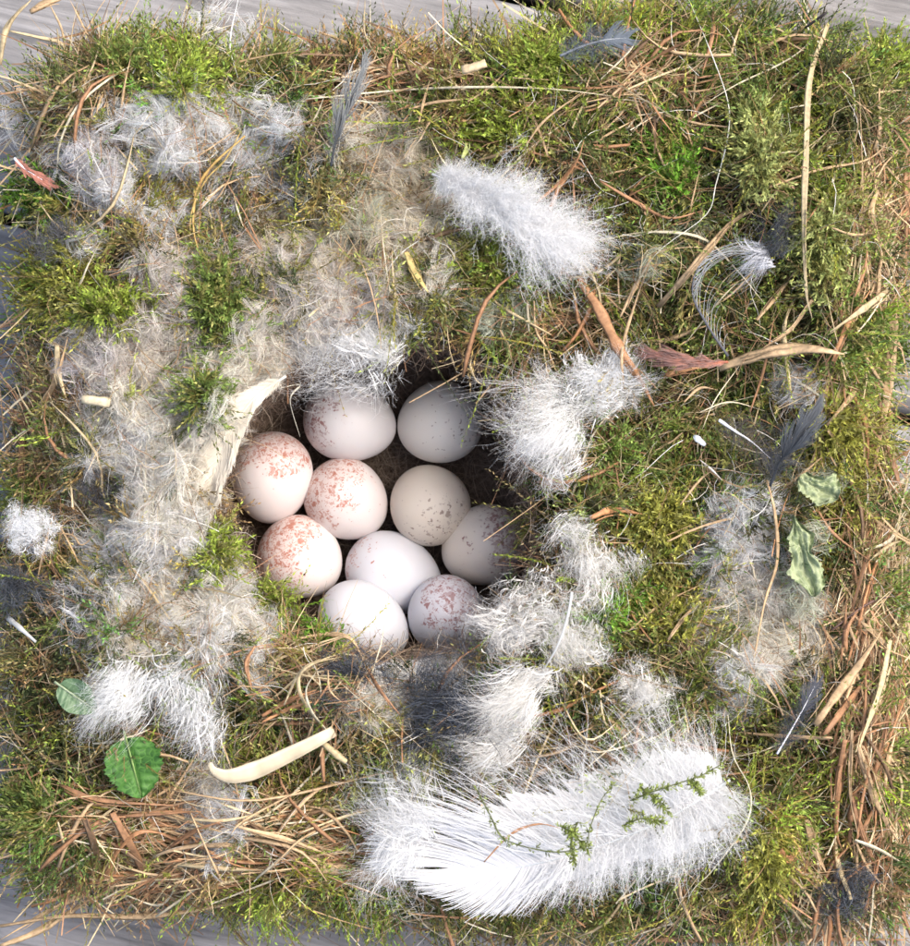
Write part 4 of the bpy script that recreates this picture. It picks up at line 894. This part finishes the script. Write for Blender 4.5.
feather("grey_feather", "dark grey feather fanning upwards on the upper left rim", [(331, 166), (336, 140), (346, 110), (362, 74)], [5, 7, 8, 8], (8, 28, 36, 26), (8, 26, 34, 24), (.07, .075, .08), M_DARK, n=110, ang=(35, 14), w=.00013, shaft_w=3, down=.3, wave=.08, barbules=1, clump=.7, group=DGRP, shaftcolor_end=(.26, .27, .26))
feather("grey_feather", "slate grey feather lying sideways at the top edge", [(560, 56), (580, 47), (605, 40), (628, 38)], [5, 6, 6, 5], (10, 24, 24, 16), (10, 22, 24, 14), (.10, .12, .145), M_DARK, n=120, ang=(70, 40), w=.00013, shaft_w=3, shaft_col=(.28, .30, .32), down=.6, wave=.12, barbules=4, clump=.5, group=DGRP)
feather("grey_feather", "charcoal feather standing above the pale green leaf", [(770, 486), (780, 462), (795, 442), (814, 414)], [5, 7, 9, 9], (10, 32, 34, 22), (10, 34, 36, 20), DK, M_DARK, n=150, ang=(42, 18), w=.00014, shaft_w=3, down=.4, wave=.08, barbules=3, clump=.6, group=DGRP, shaftcolor_end=(.12, .13, .14))
feather("grey_feather", "dark feather with a bare white quill among dark moss", [(719, 420), (735, 431), (752, 442), (772, 460)], [8, 7, 6, 5], (10, 34, 40, 30), (10, 26, 34, 22), (.08, .075, .07), M_DARK, n=110, ang=(70, 40), w=.00010, shaft_w=3.4, shaft_col=(.72, .72, .76), down=.8, wave=.14, barbules=3, clump=.5, group=DGRP)
feather("grey_feather", "thin grey feather with widely spaced pale curved barbs", [(728, 356), (708, 326), (693, 296), (697, 270), (712, 252)], [6, 8, 9, 9], (3, 3, 3, 3), (14, 40, 62, 60, 46), (.30, .31, .31), M_DARK, n=26, ang=(32, 30), w=.00010, shaft_w=3, shaft_col=(.10, .10, .11), down=-1, wave=.02, barbules=0, clump=.12, group=DGRP, curl=1.2)
tuft("grey_feather", "black wisp with white tips above the pale curved barbs", "feather", (766, 250), 7, 60, 60, 46, 90, DK, M_DARK, rise=.2, curl=.4, barbules=2, group=DGRP, spreadroot=5)
tuft("grey_feather", "pale wisp hanging below the black one", "feather", (764, 252), 7, 215, 100, 44, 60, (.46, .47, .50), M_DARK, rise=.2, curl=.5, barbules=1, group=DGRP, spreadroot=4)
feather("rust_feather", "rusty red feather with frayed dark tips left of the broad tan blade", [(728, 362), (710, 362), (690, 360), (668, 356)], [6, 7, 7, 6], (8, 22, 34, 36), (6, 18, 26, 30), (.34, .12, .07), M_STRAW, n=150, ang=(30, 12), w=.00018, shaft_w=3, down=0, wave=.05, clump=.6, group=DGRP, shaftcolor_end=(.16, .10, .09))
feather("grey_feather", "black feather with a thin white shaft in the right part of the nest", [(777, 754), (790, 732), (803, 709), (816, 684)], [8, 8, 8, 7], (6, 18, 22, 14), (6, 16, 20, 14), (.06, .065, .08), M_DARK, n=120, ang=(60, 30), w=.00012, shaft_w=2.2, shaft_col=(.74, .75, .78), down=.6, wave=.12, barbules=4, clump=.4, group=DGRP)
feather("red_feather", "short red brown feather with a white base at the left edge", [(14, 158), (24, 168), (36, 176), (50, 184)], [-4, -3, -3, -3], (8, 14, 16, 10), (8, 14, 18, 10), (.40, .17, .12), M_STRAW, n=70, ang=(34, 16), w=.00022, shaft_w=3, shaft_col=(.8, .8, .82), down=0, wave=.06, clump=.5, group=DGRP)
tuft("dark_down_or_shade", "blue black down between the white tufts below the eggs", "feather", (444, 708), 5, 250, 360, 40, 600, (.035, .04, .05), M_DARK, w=.00020, rise=.15, curl=.6, barbules=4, group=DGRP, spreadroot=16)
tuft("dark_down_or_shade", "small slate down tuft under curled grass left of the white patch", "feather", (348, 676), 5, 250, 240, 30, 260, (.04, .045, .055), M_DARK, w=.00018, rise=.2, curl=.5, barbules=3, group=DGRP, spreadroot=10)
tuft("dark_down_or_shade", "round black down tuft at the lower right edge", "feather", (846, 892), -2, 90, 360, 26, 260, (.05, .055, .065), M_DARK, w=.00018, rise=.4, curl=1., barbules=4, group=DGRP, spreadroot=10)
tuft("dark_down_or_shade", "dark down tuft at the left edge below the wool ball", "feather", (16, 582), -3, 70, 360, 24, 200, (.045, .05, .06), M_DARK, w=.00018, rise=.3, curl=.7, barbules=4, group=DGRP, spreadroot=10)
tuft("dark_down_or_shade", "dark down tuft at the left rim above the bright moss ball", "feather", (48, 240), -1, 100, 360, 18, 160, (.06, .06, .065), M_DARK, w=.00016, rise=.3, curl=.9, barbules=3, group=DGRP, spreadroot=9)
tuft("dark_down_or_shade", "dark tuft standing in for shade in a wool hollow left of the cup", "feather", (99, 498), 0, 20, 360, 17, 110, (.05, .05, .056), M_DARK, w=.00016, rise=.2, curl=.6, barbules=3, group=DGRP, spreadroot=9)  # no real down here: dark barbs imitate the shade inside a wool hollow
# bare white quills
def quill(label, pts, hs, w):
    q = catmull(pts, 12); h = np.interp(np.linspace(0, 1, 12), np.linspace(0, 1, len(hs)), hs); p = P3(q[:, 0], q[:, 1], h)
    o = link("feather_quill", None); me = stem_mesh("feather_quill", p, w * PX, w * PX * .6, (.66, .67, .66), sides=6, taper=(1, .9, .4), colvar=.03)
    bpy.data.objects.remove(o); rebase(me, p[0]); o = link("feather_quill", me, M_DOWN, loc=tuple(p[0])); tag(o, label, "feather quill", "loose white quills")
quill("slender white quill curving between the white tufts", [(572, 592), (568, 615), (558, 645), (540, 676)], [8, 9, 9, 6], 3)
quill("flat white quill stump poking out at the left edge", [(8, 618), (20, 628), (36, 642)], [-4, -2, -1], 6)

# ------------------------------------------------------------------ leaves, husk, twigs, chips
def leaf(name, label, cx, cy, L, W, ang, h, mat, cup=.12, wav=.05, tooth=.03, group=None, crumple=.0, tip=.75, ridge=.015, rib=True, rough_=.12):
    nu, nv = 44, 21
    u = np.linspace(0, 1, nu)[:, None]; v = np.linspace(-1, 1, nv)[None]
    prof = np.sin(np.pi * np.clip(u, 0, 1) ** tip) ** .62
    prof = prof * (1 + rough_ * vnoise(u * 5 + L, np.sign(v) * 3 + 0 * u, 55))
    edge = 1 + tooth * (rng.random((nu, nv)) * 2 - 1.2) * (np.abs(v) > .95)
    x = (u - .5) * L * (1 + 0 * v); y = v * prof * W / 2 * edge
    z = cup * W * (v * v) * prof + wav * W * np.sin(u * 11 + v * 3) * np.abs(v) - .06 * W * np.exp(-(v / .08) ** 2) + ridge * W * np.cos(u * 46 - np.abs(v) * 5) * (1 - np.exp(-(v / .15) ** 2))
    z = z + crumple * W * (vnoise(u * 6, v * 4, 51) + .6 * vnoise(u * 13, v * 9, 52))
    a = math.radians(ang)
    X = x * math.cos(a) - y * math.sin(a); Y = x * math.sin(a) + y * math.cos(a)
    k = PX * (DIST - h * .001) / DIST
    Vt = np.stack([X * k, Y * k, z * k], -1); Vd = Vt - np.array([0, 0, .00022])
    V = np.concatenate([Vt.reshape(-1, 3), Vd.reshape(-1, 3)]); n0 = nu * nv
    i = (np.arange(nu - 1) * nv)[:, None]; j = np.arange(nv - 1)[None]
    F = np.stack([i + j, i + nv + j, i + nv + j + 1, i + j + 1], -1).reshape(-1, 4)
    F = np.concatenate([F[:, ::-1][:, ::-1], F[:, ::-1] + n0])
    t_ = thing(name, label, "leaf", group, tuple(P3(cx, cy, h)))
    link("blade", raw_mesh("blade", V, F), mat, t_)
    if not rib: return t_
    mid = np.stack([np.linspace(-.62, .46, 10) * L * k, np.zeros(10), np.full(10, .02 * W * k)], -1)
    mid = mid @ np.array([[math.cos(a), math.sin(a), 0], [-math.sin(a), math.cos(a), 0], [0, 0, 1]])
    c = (.16, .24, .07) if mat is GL else (.30, .36, .22)
    link("midrib", stem_mesh("midrib", mid, 2.6 * k, 2.2 * k, c, sides=5, taper=(1, .8, .2)), M_STRAW, t_)
    return t_
GL = leaf_mat("green_leaf", (.02, .085, .010), (.075, .20, .03), .62, .25, 1000)
GL2 = leaf_mat("grey_green_leaf", (.07, .13, .06), (.12, .20, .10), .5, .2, 700)
PL = leaf_mat("pale_leaf", (.19, .25, .11), (.37, .42, .24), .7, .2, 900)
leaf("green_leaf", "fresh green serrated leaf under the white wool at lower left", 134, 768, 62, 60, -75, 5.0, GL, group="small leaves", tooth=.10, cup=.06)
leaf("green_leaf", "dull grey green leaf half hidden left of the white wool", 78, 698, 46, 34, -35, 4, GL2, group="small leaves")
leaf("pale_leaf", "pale green crumpled leaf under the charcoal feather", 818, 488, 44, 38, 150, 3.2, PL, crumple=.30, group="small leaves", tooth=.12, cup=0, rib=False, rough_=.9)
leaf("pale_leaf", "long pale green crinkled leaf on the right above the wool", 804, 556, 84, 28, 104, 3.2, PL, crumple=.5, group="small leaves", tooth=.15, cup=0, rib=False, rough_=.9)

def solid(name, label, cat, pts, hs, wid, thick, col, mat, sides=10, taper=(.8, 1, .8), colvar=.05, group=None, n=18):
    q = catmull(pts, n); h = np.interp(np.linspace(0, 1, n), np.linspace(0, 1, len(hs)), hs); p = P3(q[:, 0], q[:, 1], h)
    me = stem_mesh(name, p, wid * PX, thick * PX, col, 0, sides=sides, taper=taper, colvar=colvar, jag=.10 if n < 10 else .012)
    # closed ends
    rebase(me, p[0]); o = link(name, me, mat, loc=tuple(p[0])); tag(o, label, cat, group); return o
solid("seed_husk", "smooth cream seed husk curving across the lower left of the nest", "husk", [(209, 763), (216, 772), (232, 776), (258, 769), (290, 754), (316, 741), (334, 731)], [6, 6.5, 7, 7, 7.5, 8, 7], 18, 5, (.56, .47, .32), M_HUSK, taper=(.2, 1, .6), sides=16, n=30, colvar=.09)
solid("wood_chip", "short beige wood chip at the top of the nest", "chip", [(462, 70), (474, 67), (486, 63)], [6, 6.4, 6.6], 9, 5, (.60, .46, .28), M_STRAW, sides=6, taper=(.9, 1, .9), n=6, group="straw stubs")
solid("straw_stub", "short cut straw stub sticking out of the left side", "straw", [(82, 399), (96, 401), (110, 403)], [5, 5.4, 5], 10, 7, (.56, .48, .32), M_STRAW, sides=6, taper=(.9, 1, .95), n=6, group="straw stubs")
solid("straw_stub", "cut straw piece beside the right end of the cream husk", "straw", [(322, 742), (336, 754), (346, 762)], [5, 5.4, 5], 7, 5, (.52, .42, .24), M_STRAW, sides=6, taper=(.9, 1, .95), n=6, group="straw stubs")
solid("dark_twig", "dark broken twig on the boards at the lower right corner", "twig", [(838, 915), (852, 924), (868, 936), (884, 948)], [-22, -26, -32, -34], 7, 6, (.05, .035, .03), M_STRAW, sides=6, taper=(.6, 1, .8), n=8, group="dark twigs")
solid("dark_twig", "thin black twig poking out at the top right edge", "twig", [(805, 28), (816, 20), (827, 12)], [-3, -2, -1], 3, 3, (.035, .028, .028), M_STRAW, sides=5, n=6, group="dark twigs")
o = solid("egg_shell_chip", "tiny white chip on dark moss right of the cup", "chip", [(694, 436), (699, 440), (705, 445)], [6, 6.6, 6], 7, 4, (.80, .82, .84), M_DOWN, sides=8, taper=(.5, 1, .5), n=6)

# moss runners lying on the big white feather
def runner(label, paths, h):
    root = P3(paths[0][0][0], paths[0][0][1], h)
    t_ = thing("moss_sprig", label, "moss sprig", "moss sprigs on the big feather", tuple(root))
    pl = Pile(); 
    for pts in paths:
        q = catmull(pts, 26); p = P3(q[:, 0], q[:, 1], h + 1.0 * np.sin(np.linspace(0, 5, 26)))
        child(t_, "stalk", stem_mesh("stalk", p, 1.6 * PX, 1.5 * PX, (.11, .13, .05), sides=4, taper=(1, .9, .5)), M_STRAW)
        n = 26 * 2; i_ = rng.integers(0, 26, n); T = unit(np.gradient(p, axis=0))[i_]
        moss_shoots(pl, p[i_], T * .7 + rng.normal(size=(n, 3)) * .5, rng.uniform(.0004, .0010, n), np.array((.22, .27, .07)) * rng.uniform(.6, 1.5, (n, 1)), J=4, leaf=.0008, lw=.00014)
    child(t_, "moss_leaves", pl.mesh("moss_leaves"), M_MOSS, "stuff")
runner("long branching moss sprig across the middle of the big white feather", [[(478, 792), (490, 815), (503, 838), (530, 848), (560, 852), (585, 846), (590, 828), (600, 802), (612, 786)], [(560, 826), (574, 834), (588, 850)], [(578, 822), (572, 838), (574, 862)]], 16)
runner("short forked moss sprigs on the right half of the big white feather", [[(632, 800), (652, 792), (676, 784), (700, 776), (722, 764)], [(640, 786), (656, 800), (668, 812)], [(622, 826), (644, 818), (662, 822)], [(690, 780), (700, 792)]], 15)
